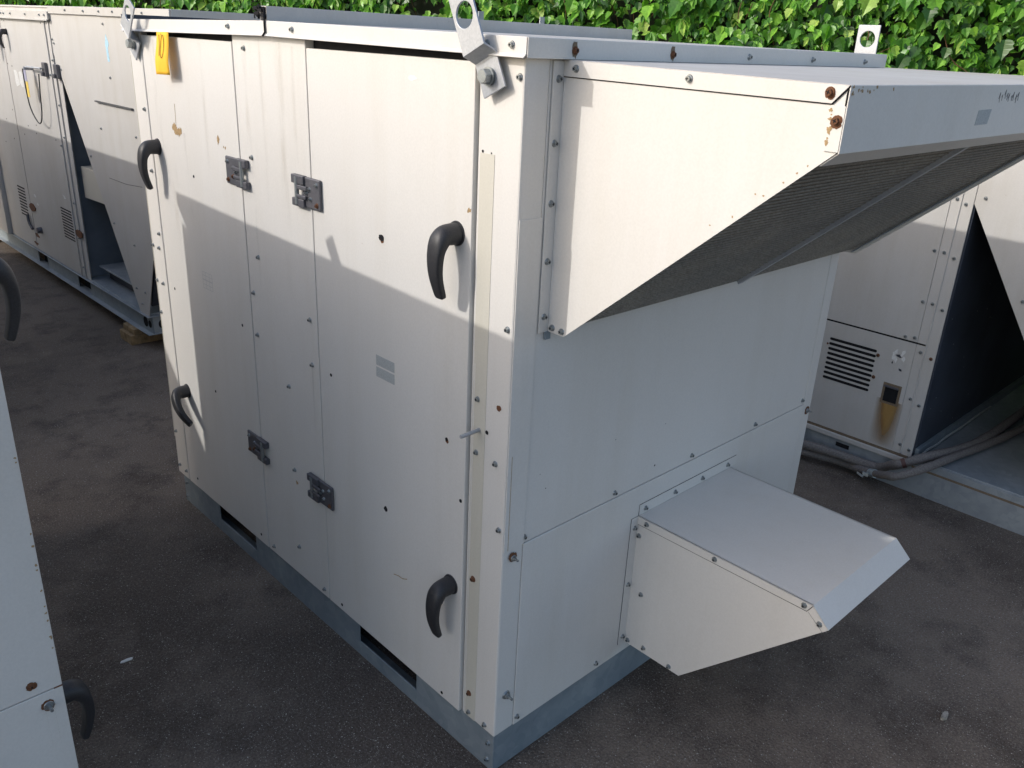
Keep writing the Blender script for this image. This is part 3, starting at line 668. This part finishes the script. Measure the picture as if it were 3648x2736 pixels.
# ------------------------------------------------------------------ LEFT FOREGROUND UNIT (its end face and handles seen, its top shades the main unit)
def simple_unit(x0, x1, y0, y1, zt, label, parts=True):
    t = thing('air_handling_unit', ((x0 + x1) / 2, (y0 + y1) / 2, 0), label, 'rooftop unit')
    skid(t, x0 + .004, x1 - .004, y0 + .004, y1 - .004, 0, .105, [(y0 + .3, y0 + .54), (y1 - .54, y1 - .3)])
    b = MB(); b.box((x0 + .02, y0 + .02, .105), (x1 - .02, y1 - .02, zt - .03)); b.build('inner_shell', INNER, t)
    return t
lx, ly0, ly1, lz = -.7665, .326, 1.825, 1.575
lu = simple_unit(-2.10, lx, ly0, ly1, lz, 'cream unit cut off by the left edge, showing rusty studs and handles in profile')
sl = lambda nm, a, b_, m_=PAINT, bv=.0016: (lambda q: (q.box(a, b_), q.build(nm, m_, lu, bv))[1])(MB())
e_up = sl('upper_end_panel', (-2.10, ly0, .4935), (lx, ly0 + .02, lz - .032))
e_lo = sl('lower_end_panel', (-2.10, ly0, .107), (lx, ly0 + .02, .4915))
dr = sl('door', (lx - .0, ly0 + .075, .107), (lx - .02, ly0 + .75, lz - .04)); dr2 = sl('door', (lx, ly0 + .755, .107), (lx - .02, ly1 - .005, lz - .04))
sl('corner_post', (lx - .002, ly0 + .0205, .107), (lx - .02, ly0 + .073, lz - .032))
sl('back_panel', (-2.10, ly1 - .0005, .107), (lx, ly1 - .02, lz - .032)); sl('side_panel', (-2.10, ly0 + .021, .107), (-2.08, ly1 - .021, lz - .032))
b = MB(); b.prism([(ly0 - .012, 1.538), (ly1 + .012, 1.590), (ly1 + .012, 1.626), (ly0 - .012, 1.568)], 0, -2.112, lx + .012); b.build('roof', ROOFP, lu, .0015)
for z in (1.236, .408): add_handle(dr, (lx, .408, z), True, 0)
put(RING, 'rust_ring', (-.814, ly0 - .0002, .517), '-y', e_up, sc=1.15); put(RSCREW, 'rusty_screw', (-.814, ly0 - .0004, .517), '-y', e_up, sc=.8)
put(RING, 'rust_ring', (-.7945, ly0 - .0002, .4640), '-y', e_lo, sc=1.5); put(STUD, 'stud', (-.7935, ly0, .462), '-y', e_lo, sc=.75)
b = MB(); b.box((-.800, ly0 - .0009, .36), (-.786, ly0 - .0005, .452)); 
b.build('rust_streak', STREAK, e_lo)
for k in range(16):
    z = .66 + rnd.random() * .3 if k < 9 else .56 + rnd.random() * .14
    put(CHIPS[k % 5], 'paint_chip', (lx - .0025 - rnd.random() * .002, ly0 - .0003, z), '-y', e_up, sc=rnd.uniform(.12, .26))
b = MB(); b.box((lx, ly0 - .0004, .4915), (lx - .014, ly0 + .004, .4940)); b.build('rust_edge', RUST, e_up)
screws(dr, '+x', lx, [(ly0 + .09, .75), (ly0 + .09, 1.3), (ly0 + .09, .2)])
# small eye plate on its roof edge, which throws the notch in the shadow line
b = MB(); bu = Vector((0, math.sin(.5), math.cos(.5))); ba = Vector((0, math.cos(.5), -math.sin(.5)))
b.obox(Vector((lx + .016, .985, 1.600)), ba, bu, (1, 0, 0), .018, .048, .002); b.build('eye_plate', ZINC, lu, .0008)

# next unit of the left-hand row (out of frame; its roof edge shades the passage)
nx, ny0, ny1, nz = -.50, 2.515, 6.3, 1.632
nu = simple_unit(-2.4, nx, ny0, ny1, nz, 'cream unit behind the left foreground unit, outside the frame')
for nm, a, b_ in (('end_panel', (-2.4, ny0, .107), (nx, ny0 + .02, nz - .03)), ('side_panel', (nx - .02, ny0 + .021, .107), (nx, ny1 - .02, nz - .03)), ('end_panel', (-2.4, ny1 - .02, .107), (nx, ny1, nz - .03)), ('side_panel', (-2.4, ny0 + .021, .107), (-2.38, ny1 - .02, nz - .03))):
    b = MB(); b.box(a, b_); b.build(nm, PAINT_OLD, nu, .0015)
b = MB(); b.box((-2.41, ny0 - .01, nz - .03), (nx + .01, ny1 + .01, nz)); b.build('roof', ROOFP, nu, .0015)
bpy.data.objects.remove(nu) if False else None

# ------------------------------------------------------------------ LONG UNIT at back left, face x = XL
XL = .53; XR2 = 2.70
lg = thing('packaged_rooftop_unit', (1.6, 4.6, .08), 'long weathered cream packaged unit behind the nearest one, with dark triangular opening, on wooden blocks', 'rooftop unit')
def lgb(nm, a, b_, m_=PAINT_OLD, par=None, bv=.0015): q = MB(); q.box(a, b_); return q.build(nm, m_, par or lg, bv)
Z0, Z1 = .083, .183; YE = 6.6
# base channel: web with flanges (C section) and fork slots
b = MB()
slots = [(4.10, 4.305), (4.865, 5.05)]
ys = [3.21, 4.10, 4.305, 4.865, 5.05, YE]
wb_ = MB()
for k in range(0, 6, 2): wb_.box((XL + .012, ys[k], Z0 + .003), (XL + .016, ys[k + 1], Z1 - .003))
wb_.build('base_web', GALV_DK, lg, .001)
for s_ in slots: b.box((XL + .05, s_[0], Z0 + .003), (XL + .054, s_[1], Z1 - .003))
b.box((XL - .012, 3.205, Z1 - .004), (XL + .05, YE, Z1)); b.box((XL - .016, 3.205, Z0), (XL + .05, YE, Z0 + .004))
# end beam with round lifting holes
b.box((XL + .016, 3.215, Z0 + .004), (XR2, 3.219, Z1 - .004)); b.box((XL - .012, 3.203, Z1 - .0045), (XR2, 3.26, Z1 - .0005)); b.box((XL - .016, 3.203, Z0 + .0005), (XR2, 3.26, Z0 + .0045))
b.build('base_frame', GALV, lg, .001)
b = MB(); b.cyl((.60, 3.2145, .133), (.60, 3.2135, .133), .027, None, 20); b.cyl((XL + .0115, 3.30, .133), (XL + .0105, 3.30, .133), .028, None, 20); b.cyl((XL + .0115, 3.245, .133), (XL + .0105, 3.245, .133), .020, None, 20)
for s_ in slots: b.box((XL + .045, s_[0], Z0 + .004), (XL + .049, s_[1], Z1 - .004))
b.build('base_hole', DARK, lg)
# floor under the open section, body
lgb('floor_pan', (XL + .004, 3.24, Z1 + .0005), (XR2 - .02, 4.11, Z1 + .006), GALV)
body = lgb('body', (XL + .0025, 4.112, Z1 + .002), (XR2, 5.533, 1.574))
body2 = lgb('body', (XL - .030, 5.5335, Z1 + .002), (XR2, YE, 1.574)); 
lgb('end_wall', (XL + .03, 4.1075, Z1 + .008), (XR2 - .03, 4.1115, 1.57), SLATE)
lgb('body_post', (XL + .0032, 4.046, Z1 + .002), (XL + .006, 4.1075, 1.576)); lgb('post_cap', (XL - .004, 4.112, Z1 + .002), (XL + .002, 4.128, 1.576)); lgb('post_cap', (XL - .004, 4.182, Z1 + .002), (XL + .002, 4.196, 1.576))
ldoor = lgb('door', (XL - .002, 4.200, Z1 + .004), (XL + .002, 4.983, 1.571)); ldoor2 = lgb('door', (XL - .002, 4.992, Z1 + .004), (XL + .002, 5.530, 1.571))
lgb('door_gap', (XL - .0002, 4.984, Z1 + .004), (XL + .002, 4.991, 1.571), RUST)
# V section: inverted trapezoid cheek, and the same on the far side
vp = [(2.585, 1.6065), (4.105, 1.6065), (4.105, 1.415), (3.335, .205), (3.325, .184), (3.215, .184), (3.09, .47), (2.585, 1.52)]
b = MB(); b.prism(vp, 0, XL, XL + .003); vpan = b.build('v_panel', PAINT_OLD, lg)
b = MB(); b.prism(vp, 0, XR2 - .003, XR2); b.build('v_panel', PAINT_OLD, lg)
# coils behind the slanted edges
b = MB(); b.prism([(4.09, 1.345), (3.34, .235), (3.30, .26), (4.045, 1.37)], 0, XL + .02, XR2 - .02); b.prism([(2.60, 1.50), (3.10, .47), (3.215, .235), (3.25, .25), (2.64, 1.52)], 0, XL + .02, XR2 - .02); b.build('coil', INNER, lg)
b = MB(); b.box((XL + .01, 2.60, 1.58), (XR2 - .01, 4.10, 1.604)); b.build('v_deck', INNER, lg)
# cream control box in the opening
b = MB(); b.prism([(3.70, .834), (4.045, .834), (4.045, .662), (3.60, .675)], 0, XL + .035, 1.05); cb = b.build('control_box', BEIGE, lg, .0015)
lgb('inner_lip', (XL + .05, 3.40, .265), (XR2 - .1, 4.02, .275), GALV)
lgb('inner_step', (XL + .10, 3.5, Z1 + .008), (XL + .14, 4.02, .26), INNER)
# roofs and trims
lgb('roof', (XL - .01, 4.075, 1.580), (XR2 + .01, YE + .02, 1.618), ROOFP); lgb('roof_trim', (XL - .016, 4.070, 1.577), (XL - .0105, YE + .02, 1.619)); lgb('roof_trim', (XL - .022, 4.070, 1.572), (XL - .0165, YE + .02, 1.580))
lgb('roof', (XL - .004, 2.585, 1.6085), (XR2, 4.069, 1.642), ROOFP); 
for a, c, d in ((3.3735, 4.068, .0), (2.580, 3.371, .001)): lgb('roof_trim', (XL - .010 - d, a, 1.6085 - d), (XL - .0045, c, 1.643 + d))
lgb('end_trim', (XL - .004, 2.577, 1.6090), (XR2, 2.5845, 1.6440), ROOFP)
lgb('roof_curb', (XL + .35, 4.30, 1.6185), (XR2 - .3, YE - .1, 1.652), ROOFP); lgb('curb_trim', (XL + .34, 4.37, 1.645), (XL + .349, YE - .1, 1.655))
# sills / strips on the V panel
b = MB(); b.box((XL - .012, 3.095, 1.213), (XL, 3.555, 1.219)); b.build('drip_rail', GREYINK, lg)
screws(lg, '-x', XL - .010, [(3.55, 1.626), (3.80, 1.626), (3.345, 1.626), (2.85, 1.626), (3.18, 1.626)])
screws(lg, '-x', XL - .016, [(4.11, 1.600), (4.19, 1.600), (4.43, 1.600), (4.70, 1.600), (4.83, 1.60), (4.88, 1.60), (4.92, 1.60)])
screws(vpan, '-x', XL, [(3.341, 1.573), (4.085, 1.483), (4.07, 1.465), (4.018, 1.338), (3.330, 1.338), (3.542, 1.086), (3.100, 1.089), (3.744, .926), (3.535, .610), (3.290, .542), (3.333, .308), (3.221, .310), (3.279, .237)])
screws(lg, '-x', XL - .004, [(4.120, 1.378), (4.120, 1.150), (4.120, .981), (4.190, .93), (4.190, 1.3), (4.120, .62), (4.120, .42), (4.120, .25)])
screws(ldoor, '-x', XL - .002, [(4.90, 1.56), (4.24, 1.56), (4.97, 1.32), (4.89, 1.31), (4.76, .98), (4.86, .92), (4.62, .95), (4.28, .95), (4.6, 1.0)], HOLE, 'screw_hole')
screws(ldoor2, '-x', XL - .002, [(5.10, .87), (5.2, .98), (5.3, .83), (5.03, 1.05)], HOLE, 'screw_hole')
hs = [add_handle(ldoor, (XL - .002, 4.885, 1.50)), add_handle(ldoor2, (XL - .002, 5.060, 1.44))]
for o in hs: o.scale = (.75, .75, .75)
# louvres
def louvre(parent, x, y0, y1, z0, z1, n, h):
    b = MB()
    for k in range(n):
        z = z0 + (z1 - z0) * k / (n - 1); r = h / 2; P = []
        for a in range(7): P.append((y1 - r + r * math.cos(-math.pi / 2 + math.pi * a / 6), z + r * math.sin(-math.pi / 2 + math.pi * a / 6)))
        for a in range(7): P.append((y0 + r + r * math.cos(math.pi / 2 + math.pi * a / 6), z + r * math.sin(math.pi / 2 + math.pi * a / 6)))
        b.prism(P, 0, x - .0006, x + .001)
    return b.build('louvre_slots', DARK, parent)
louvre(ldoor, XL - .002, 4.205, 4.388, .384, .554, 11, .008); louvre(ldoor2, XL - .002, 5.065, 5.222, .382, .560, 10, .009)
# latches, rust, torn labels
def latch_ring(y, z, s_):
    put(disc_mesh('latch', .040 * s_, RUST, int(z * 1000), .12, 24, .55, 1.35, .006), 'latch', (XL - .002, y, z), '-x', lg, 0 if s_ > 0 else None)
latch_ring(4.945, .462, 1.1); latch_ring(4.112, .448, 1.0)
b = MB(); b.cyl((XL - .002, 4.84, .335), (XL - .03, 4.84, .335), .022, .018, 16); b.build('key_latch', HINGE, ldoor)
b = MB(); b.tube([(XL - .012, 5.06, .40), (XL - .014, 5.05, .36), (XL - .014, 5.03, .335), (XL - .012, 4.998, .315)], .009, 8); b.build('door_stay', HINGE, lg)
for y, z, w, h_ in ((4.83, 1.25, .055, .09), (4.745, 1.245, .05, .09)):
    w *= 1.35
    b = MB(); b.prism([(y + rnd.uniform(-.01, .01) + w * a, z + h_ * c * rnd.uniform(.7, 1)) for a, c in ((-.5, -.5), (.2, -.6), (.5, -.3), (.35, .1), (.5, .5), (-.2, .55), (-.5, .3))], 0, XL - .0028, XL - .002); b.build('torn_label', WHITEP, ldoor)
for y, z in ((4.86, .55), (4.83, .50), (4.285, .63)): put(disc_mesh('torn_label', .016, WHITEP, int(y * 77), .5, 9, .6, 1.3), 'torn_label', (XL - .0022, y, z), '-x', ldoor)
b = MB(); b.prism([(3.327, 1.53), (3.345, 1.49), (3.338, 1.41), (3.314, 1.41), (3.318, 1.47), (3.302, 1.49)], 0, XL - .0008, XL); b.build('arrow_sticker', BLUEP, vpan)
# black latches by the post, small padlock bar and dangling cable with tag
for y, z in ((4.255, 1.325), (4.065, 1.325)):
    b = MB(); b.box((XL - .018, y - .028, z - .036), (XL - .002, y + .028, z + .036)); b.box((XL - .030, y - .010, z - .034), (XL - .018, y + .024, z - .012)); b.build('latch', HINGE, lg, .003)
b = MB(); b.cyl((XL - .03, 4.255, 1.33), (XL - .035, 4.50, 1.325), .006, None, 8); b.cyl((XL - .002, 4.50, 1.318), (XL - .05, 4.50, 1.318), .011, .009, 10); b.build('latch_bar', ZINC, ldoor)
cbl = [(XL - .05, 4.515, 1.315), (XL - .045, 4.53, 1.22), (XL - .042, 4.52, 1.12), (XL - .04, 4.47, 1.06), (XL - .04, 4.39, 1.03), (XL - .04, 4.33, 1.08), (XL - .04, 4.30, 1.2), (XL - .035, 4.29, 1.30)]
b = MB(); b.tube(bez(cbl), .0035, 6); b.build('hanging_cable', BLACKP, ldoor)
b = MB(); b.box((XL - .048, 4.475, 1.25), (XL - .046, 4.515, 1.31)); b.build('cable_tag', LILAC, ldoor); b = MB(); b.box((XL - .048, 4.468, 1.165), (XL - .046, 4.505, 1.249)); b.build('cable_tag', YELLOW, ldoor)
b = MB(); b.tube([(XL - .0005, 3.10, .86), (XL - .0005, 3.30, .845), (XL - .0005, 3.52, .845)], .0012, 4); b.build('scratch', GREYINK, vpan)
for y, z in ((4.95, .28), (5.0, .22)): put(disc_mesh('rust_spot', .02, RUST, int(z * 99), .5, 12, .6, 2), 'rust_spot', (XL - .0022, y, z), '-x', ldoor, 0)
for (x, z) in ((2.199, 1.69), (2.92, 1.685)):
    if x < XR2 + .3:
        b = MB(); b.box((min(x, XR2 - .04) - .018, 2.58, 1.6442), (min(x, XR2 - .04) + .018, 2.586, z + .03)); b.build('lifting_lug', ZINC, lg, .001)
# wooden blocks under it
for nm, a, b_, lab in (('wood_block', (.470, 3.345, 0), (.85, 3.50, .0785), 'short timber block under the near corner of the long back unit'),):
    q = thing(nm, ((a[0] + b_[0]) / 2, (a[1] + b_[1]) / 2, 0), lab, 'wood block')
    b = MB(); b.box(a, (b_[0], b_[1], .052)); b.build('lower_board', WOOD, q, .003)
    b = MB(); b.box((a[0] + .02, a[1] + .004, .0525), (b_[0] - .01, b_[1] - .003, .0825)); b.build('upper_board', WOOD, q, .003)
q = thing('wood_block', (1.6, 6.2, 0), 'timber block under the far end of the long back unit, hidden behind it', 'wood block')
b = MB(); b.box((XL + .02, 6.15, 0), (XR2, 6.25, .0825)); b.build('lower_board', WOOD, q, .003)

# ------------------------------------------------------------------ RIGHT UNIT, face x = XR, partly behind the main unit
XR, XF = 2.185, 4.1
ru = thing('packaged_rooftop_unit', (3.1, .5, 0), 'weathered cream packaged unit at right with louvred door, rust streak and dark opening', 'rooftop unit')
def rub(nm, a, b_, m_=PAINT_OLD, par=None, bv=.0015): q = MB(); q.box(a, b_); return q.build(nm, m_, par or ru, bv)
b = MB(); b.box((XR + .0, -2.6, 0), (XR + .004, 2.4, .112)); b.box((XR - .012, -2.6, .104), (XR + .06, 2.4, .108)) if False else None
b.box((XR + .004, -2.6, .108), (XR + .05, 2.4, .1118)); b.box((XF - .004, -2.6, 0), (XF, 2.4, .112)); b.box((XR + .004, 2.396, 0), (XF - .004, 2.4, .11))
b.build('base_frame', GALV, ru, .0015)
b = MB(); b.box((XR - .001, .205, .080), (XR - .0002, .262, .098)); b.build('base_hole', DARK, ru)
b = MB(); b.box((XR - .010, -.045, .112), (XR + .03, 2.39, .1345)); b.build('sill_rail', PAINT_OLD, ru, .004)
b = MB(); b.box((XR + .001, -2.6, .1125), (XR + .006, -.046, .140)); b.build('floor_edge', GALV, ru, .001)
b = MB(); b.box((XR - .0008, -2.6, .1045), (XR + .002, -.05, .1124)); b.build('rust_line', GRIME, ru)
fl = rub('floor_pan', (XR + .007, -2.6, .138), (XF - .01, -.047, .146), GALV)
rub('end_wall', (XR + .006, -.046, .15), (XF - .02, -.030, 1.50), GALV_SHADE)
rub('end_wall_foot', (XR + .006, -.062, .1465), (XF - .02, -.0465, .185), GALV_DK)
rub('body', (XR + .003, -.029, .1355), (XF, 2.39, 1.50))
rpost = rub('post', (XR - .002, -.040, .140), (XR + .003, .0005, 1.505)); rpost2 = rub('hinge_post', (XR - .003, .0025, .145), (XR + .002, .036, 1.505))
b = MB()
for k in range(46): z = .17 + k * .0285; b.box((XR - .0032, .0004, z), (XR - .001, .0024, z + .019 + .004 * (k % 3)))
b.build('hinge_gap', DARK, ru)
b = MB(); b.cyl((XR - .003, .0015, .15), (XR - .003, .0015, 1.5), .0028, None, 8); b.build('hinge_rod', PAINT_OLD, ru)
rd_lo = rub('lower_door', (XR - .004, .0015 + .035, .145), (XR + .002, .62, .594)); rd_up = rub('upper_panel', (XR - .005, .0365, .601), (XR + .002, .95, 1.49))
b = MB(); b.box((XR - .003, -.0, .5945), (XR + .001, .95, .6005)); b.build('panel_gap', DARK, ru)
rub('lower_door_far', (XR - .002, .624, .145), (XR + .002, 2.38, .594)); rub('upper_panel_far', (XR - .002, .954, .601), (XR + .002, 2.38, 1.49))
rub('sill_gap', (XR - .006, -.03, .1350), (XR + .001, .62, .1448), GRIME, None, 0)
louvre(rd_lo, XR - .004, .176, .372, .3585, .524, 9, .0112)
vp2 = [(-.0415, 1.52), (-.0415, 1.135), (-.655, .150), (-.80, .150), (-1.6, 1.45), (-1.6, 1.52)]
b = MB(); b.prism(vp2, 0, XR - .001, XR + .002); rv = b.build('v_panel', PAINT_OLD, ru)
b = MB(); b.prism(vp2, 0, XF - .003, XF); b.build('v_panel', PAINT_OLD, ru)
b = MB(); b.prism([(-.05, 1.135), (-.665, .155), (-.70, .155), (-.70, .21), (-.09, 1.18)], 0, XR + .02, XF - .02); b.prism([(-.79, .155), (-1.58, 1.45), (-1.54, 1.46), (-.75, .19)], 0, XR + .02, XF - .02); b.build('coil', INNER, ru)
rub('roof', (XR - .012, -1.62, 1.506), (XF + .01, 2.41, 1.535), ROOFP); rub('inner_deck', (XR + .01, -1.60, 1.46), (XF - .01, -.05, 1.50), INNER)
screws(rd_up, '-x', XR - .005, [(.055, 1.142), (.052, .950), (.050, .757), (.048, .616), (.084, .612)])
screws(rpost, '-x', XR - .002, [(-.016, 1.128), (-.019, .936), (-.022, .742), (-.024, .360), (-.026, .172)])
put(RSCREW, 'rusty_screw', (XR - .002, -.025, .552), '-x', rpost, sc=.9)
screws(rpost2, '-x', XR - .003, [(.016, .566), (.012, .375), (.010, .183), (.017, 1.142), (.018, .95), (.016, .757)])
screws(rv, '-x', XR - .001, [(-.073, 1.158), (-.270, .836), (-.45, .55), (-.6, .3)])
put(RSCREW, 'rusty_screw', (XR - .004, .169, .510), '-x', rd_lo); put(RSCREW, 'rusty_screw', (XR - .004, .168, .419), '-x', rd_lo); put(RSCREW, 'rusty_screw', (XR - .004, .378, .50), '-x', rd_lo, sc=.6)
for seed, y, z, s_, m_ in ((1, .106, .541, .95, WHITEP), (2, .103, .516, 1.0, WHITEP), (4, .076, .546, .8, WHITEP), (5, .070, .521, .7, WHITEP), (6, .090, .530, .7, INNER), (7, .080, .533, .5, WHITEP), (8, .110, .498, .4, INNER), (9, .075, .478, .6, INNER)):
    put(disc_mesh('torn_label', .012, m_, seed, .5, 9, .7, 1.2), 'torn_label', (XR - .0042, y, z), '-x', rd_lo, seed, s_)
# latch pocket with rust streak
b = MB(); b.box((XR - .0052, .052, .328), (XR - .004, .124, .414)); b.build('latch_frame', GRIME, rd_lo, .001)
b = MB(); b.box((XR - .0062, .062, .338), (XR - .0050, .114, .398)); b.build('latch_pocket', DARK, rd_lo)
b = MB(); b.box((XR - .012, .062, .397), (XR - .005, .118, .404)); b.build('latch_flap', HINGE, rd_lo, .001)
b = MB(); b.add([(XR - .0047, .030, .147), (XR - .0047, .140, .147), (XR - .0047, .140, .345), (XR - .0047, .030, .345)], [(0, 3, 2, 1)]); b.build('rust_streak', STREAK, rd_lo)
# white crud line on the end wall foot
b = MB(); b.tube(bez([(XR + .02, -.064, .15), (XR + .10, -.064, .158), (XR + .18, -.065, .152), (XR + .30, -.064, .156), (XR + .45, -.065, .152), (XR + .62, -.064, .155), (XR + .8, -.064, .152)]), .0055, 6)
b.build('sealant_bead', CRUD, ru)
# bits of damage on dark wall
for k in range(14): put(disc_mesh('fleck', .0022, CRUD, k, .5, 7), 'fleck', (XR + .03 + rnd.random() * .5, -.0462, .2 + rnd.random() * .6), '-y', ru)

# ------------------------------------------------------------------ insulated hoses running over the right unit's floor
def hose(pts, r, label, seed):
    rn = random.Random(seed); P = bez(pts, 10); ph = rn.random() * 6
    b = MB(); b.tube(P, lambda t: r * (1 + .05 * math.sin(t * 40 + ph) + .035 * math.sin(t * 97)), 14)
    o = b.build('insulated_hose', FOAM, None, origin=tuple(P[0])); tag(o, label, 'hose'); return o, P
h1, P1 = hose([(2.12, .80, .03), (2.115, .60, .030), (2.11, .345, .070), (2.145, .185, .065), (2.165, .075, .060), (2.135, .010, .105), (2.120, -.033, .135), (2.19, -.095, .166), (2.39, -.160, .170), (2.60, -.188, .172), (3.05, -.195, .175), (3.7, -.21, .175)], .0185,
    'thicker grey foam-sleeved hose with brown tape, lying closest to the open unit\'s post', 1)
h2, P2 = hose([(2.09, .78, .017), (2.085, .55, .017), (2.11, .355, .035), (2.150, .245, .03), (2.180 - .025, .165, .03), (2.105, .070, .058), (2.045, -.012, .100), (2.03, -.060, .122), (2.10, -.120, .155), (2.28, -.165, .167), (2.55, -.215, .167), (2.90, -.262, .167), (3.6, -.33, .17)], .0155,
    'thinner grey foam-sleeved hose with split end and bright fitting, nearer the viewer', 2)
def band(P, k, r, material, name, parent, ln=2):
    b = MB(); b.tube(P[k:k + ln + 1], r, 14); b.build(name, material, parent)
band(P1, 60, .0196, TAPE, 'tape', h1, 2); band(P2, 66, .0164, GAFFER, 'tape', h2, 1); band(P2, 50, .0166, COPPER, 'fitting', h2, 3)
b = MB(); c = P2[50]
b.obox(c + Vector((-.02, .01, -.005)), (1, .3, 0), (0, 1, 0), (0, 0, 1), .004, .012, .006); b.obox(c + Vector((-.026, .028, -.012)), (.5, 1, 0), (1, 0, 0), (0, 0, 1), .016, .003, .003); b.build('torn_tape', CRUD, h2)

# ------------------------------------------------------------------ bits on the asphalt
b = MB(); b.prism(irregular(.011, 8, .35, 4, 1.5, .5), 2, 0.001, .004); b.v = [(v[0] - .481, v[1] + .929, v[2]) for v in b.v]
tag(b.build('paper_scrap', WHITEP, None, origin=(-.481, .929, 0)), 'tiny white scrap of paper lying on the asphalt by the left unit', 'litter')
b = MB(); b.prism(irregular(.013, 9, .3, 8, 1.5, .6), 2, 0.001, .010); b.v = [(v[0] + 1.018, v[1] - .646, v[2]) for v in b.v]
tag(b.build('pebble', STONE, None, origin=(1.018, -.646, 0)), 'flat pale pebble alone on the asphalt at lower right', 'pebble')
b = MB(); rg = random.Random(11)
for k in range(1500):
    x, y = rg.uniform(-1.0, 3.2), rg.uniform(-1.6, 4.0); r = .0012 + .0022 * rg.random() ** 3
    a = rg.random() * 3; vs = [(x + r * math.cos(a + i * 2.09) * rg.uniform(.7, 1.2), y + r * math.sin(a + i * 2.09) * rg.uniform(.7, 1.2), .0002) for i in range(3)]
    b.add(vs + [(x, y, r * .8)], [(0, 1, 3), (1, 2, 3), (2, 0, 3)])
tag(b.build('grit', STONE), 'fine pale grit scattered over the asphalt', 'grit', kind='stuff')

# ------------------------------------------------------------------ vine-covered wall behind
wa = Vector((6.35, -1.9, 0)); wb = Vector((-.6, 15.1, 0)); wd = (wb - wa).normalized(); wnrm = Vector((-wd.y, wd.x, 0)); 
if wnrm.dot(Vector((-1, -1, 0))) < 0: wnrm = -wnrm
WL = (wb - wa).length
b = MB(); mid = (wa + wb) / 2 - wnrm * .12
b.obox(mid + Vector((0, 0, 1.35)), wd, wnrm, (0, 0, 1), WL / 2, .1, 1.35)
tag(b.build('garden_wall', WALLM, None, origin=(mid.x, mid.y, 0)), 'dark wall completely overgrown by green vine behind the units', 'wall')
# leaves
def leaf_outline(kind):
    if kind == 0:   # lobed, toothed vine leaf
        half = [(0, 0), (.16, -.07), (.34, -.02), (.48, .16), (.40, .26), (.50, .42), (.33, .52), (.26, .68), (.12, .82), (0, 1.05)]
    else:           # slim leaflet
        half = [(0, 0), (.10, .10), (.19, .28), (.24, .48), (.20, .66), (.12, .84), (0, 1.05)]
    return half
def leaf_geo(kind):
    half = leaf_outline(kind); n = len(half); vs = []; fs = []
    fold = .30 if kind == 0 else .35
    mids = [(0, y, -.06 * math.sin(min(1, max(0, y)) * 3.1) - .13 * y * y) for x, y in half]
    L = [(-x, y, fold * abs(x) - .13 * y * y) for x, y in half]; R = [(x, y, fold * abs(x) - .13 * y * y) for x, y in half]
    vs = mids[:] + L[1:-1] + R[1:-1]
    def li(i): return i if i in (0, n - 1) else n + i - 1
    def ri(i): return i if i in (0, n - 1) else n + (n - 2) + i - 1
    for i in range(n - 1):
        a, c = i, i + 1
        fl_ = [a, c, li(c), li(a)]; fr = [a, ri(a), ri(c), c]
        for f in (fl_, fr):
            g = []
            for q in f:
                if q not in g: g.append(q)
            if len(g) > 2: fs.append(tuple(g))
    return np.array(vs), fs
LG = [leaf_geo(0), leaf_geo(1)]
def frame(nrm, upv):
    z = nrm.normalized(); y = (upv - z * upv.dot(z)).normalized(); x = y.cross(z); return np.array([x, y, z])
rl = random.Random(21); VS = []; FS = []; off = 0
def put_leaf(p, nv, upv, s_, kind):
    global off
    g, f = LG[kind]; M = frame(nv, upv); w = (g * s_) @ M + np.array(p)
    VS.append(w); FS.extend([tuple(i + off for i in q) for q in f]); off += len(g)
ZLO, ZHI = .9, 2.75
count = 0
while count < 40000:
    t = rl.random(); d_near = t
    u = rl.uniform(0, WL); z = rl.uniform(ZLO, ZHI)
    if u > 4.5 and z > 2.62: continue
    p = wa + wd * u
    # clumpy relief
    nv_ = mnoise.noise(Vector((u * .9, z * 1.1, 0))) * .16 + mnoise.noise(Vector((u * 2.9, z * 3.0, 5))) * .12
    depth = rl.random(); hollow = mnoise.noise(Vector((u * 1.7, z * 2.1, 9)))
    if hollow < -.24 and rl.random() < .6: continue
    out = .02 + .16 * depth + nv_ + .05
    P = Vector((p.x, p.y, z)) + wnrm * max(.0, out)
    face = (wnrm + Vector((rl.gauss(0, .42), rl.gauss(0, .42), .30 + rl.gauss(0, .38)))).normalized()
    dn = Vector((rl.gauss(0, .35), rl.gauss(0, .35), -1))
    s_ = (.098 if rl.random() < .4 else .064) * rl.uniform(.5, 1.2)
    if rl.random() < .34:      # palmate cluster of leaflets
        for k in range(5):
            a = (k - 2) * .62; dd = dn * math.cos(a) + wd * math.sin(a) * 1.0
            put_leaf(P, (face + wd * math.sin(a) * .25), dd, s_ * (1.0 if k == 2 else .85 if k in (1, 3) else .65), 1)
        count += 2
    else:
        put_leaf(P, face, dn, s_, 0)
    count += 1
allv = np.concatenate(VS); ctr = (wa + wb) / 2
vine = thing('climbing_vine', (ctr.x, ctr.y, 0), 'dense bright green climbing vine covering the whole wall behind the units', 'vine')
me = bpy.data.meshes.new('leaves'); me.from_pydata(allv - np.array([ctr.x, ctr.y, 0]), [], FS); me.materials.append(LEAF); me.update()
lv = bpy.data.objects.new('leaves', me); C.objects.link(lv); lv.parent = vine; lv['kind'] = 'stuff'
b = MB()
for k in range(46):
    u = rl.uniform(.3, WL - .3); z = rl.uniform(.6, 1.4); pts = []
    for j in range(7):
        p = wa + wd * u; pts.append(Vector((p.x, p.y, z)) + wnrm * rl.uniform(.03, .26)); u += rl.uniform(-.18, .22); z += rl.uniform(.1, .3)
    b = MB(); b.tube(bez(pts, 4), .0035, 5, False); b.build('stem', TWIG, vine)
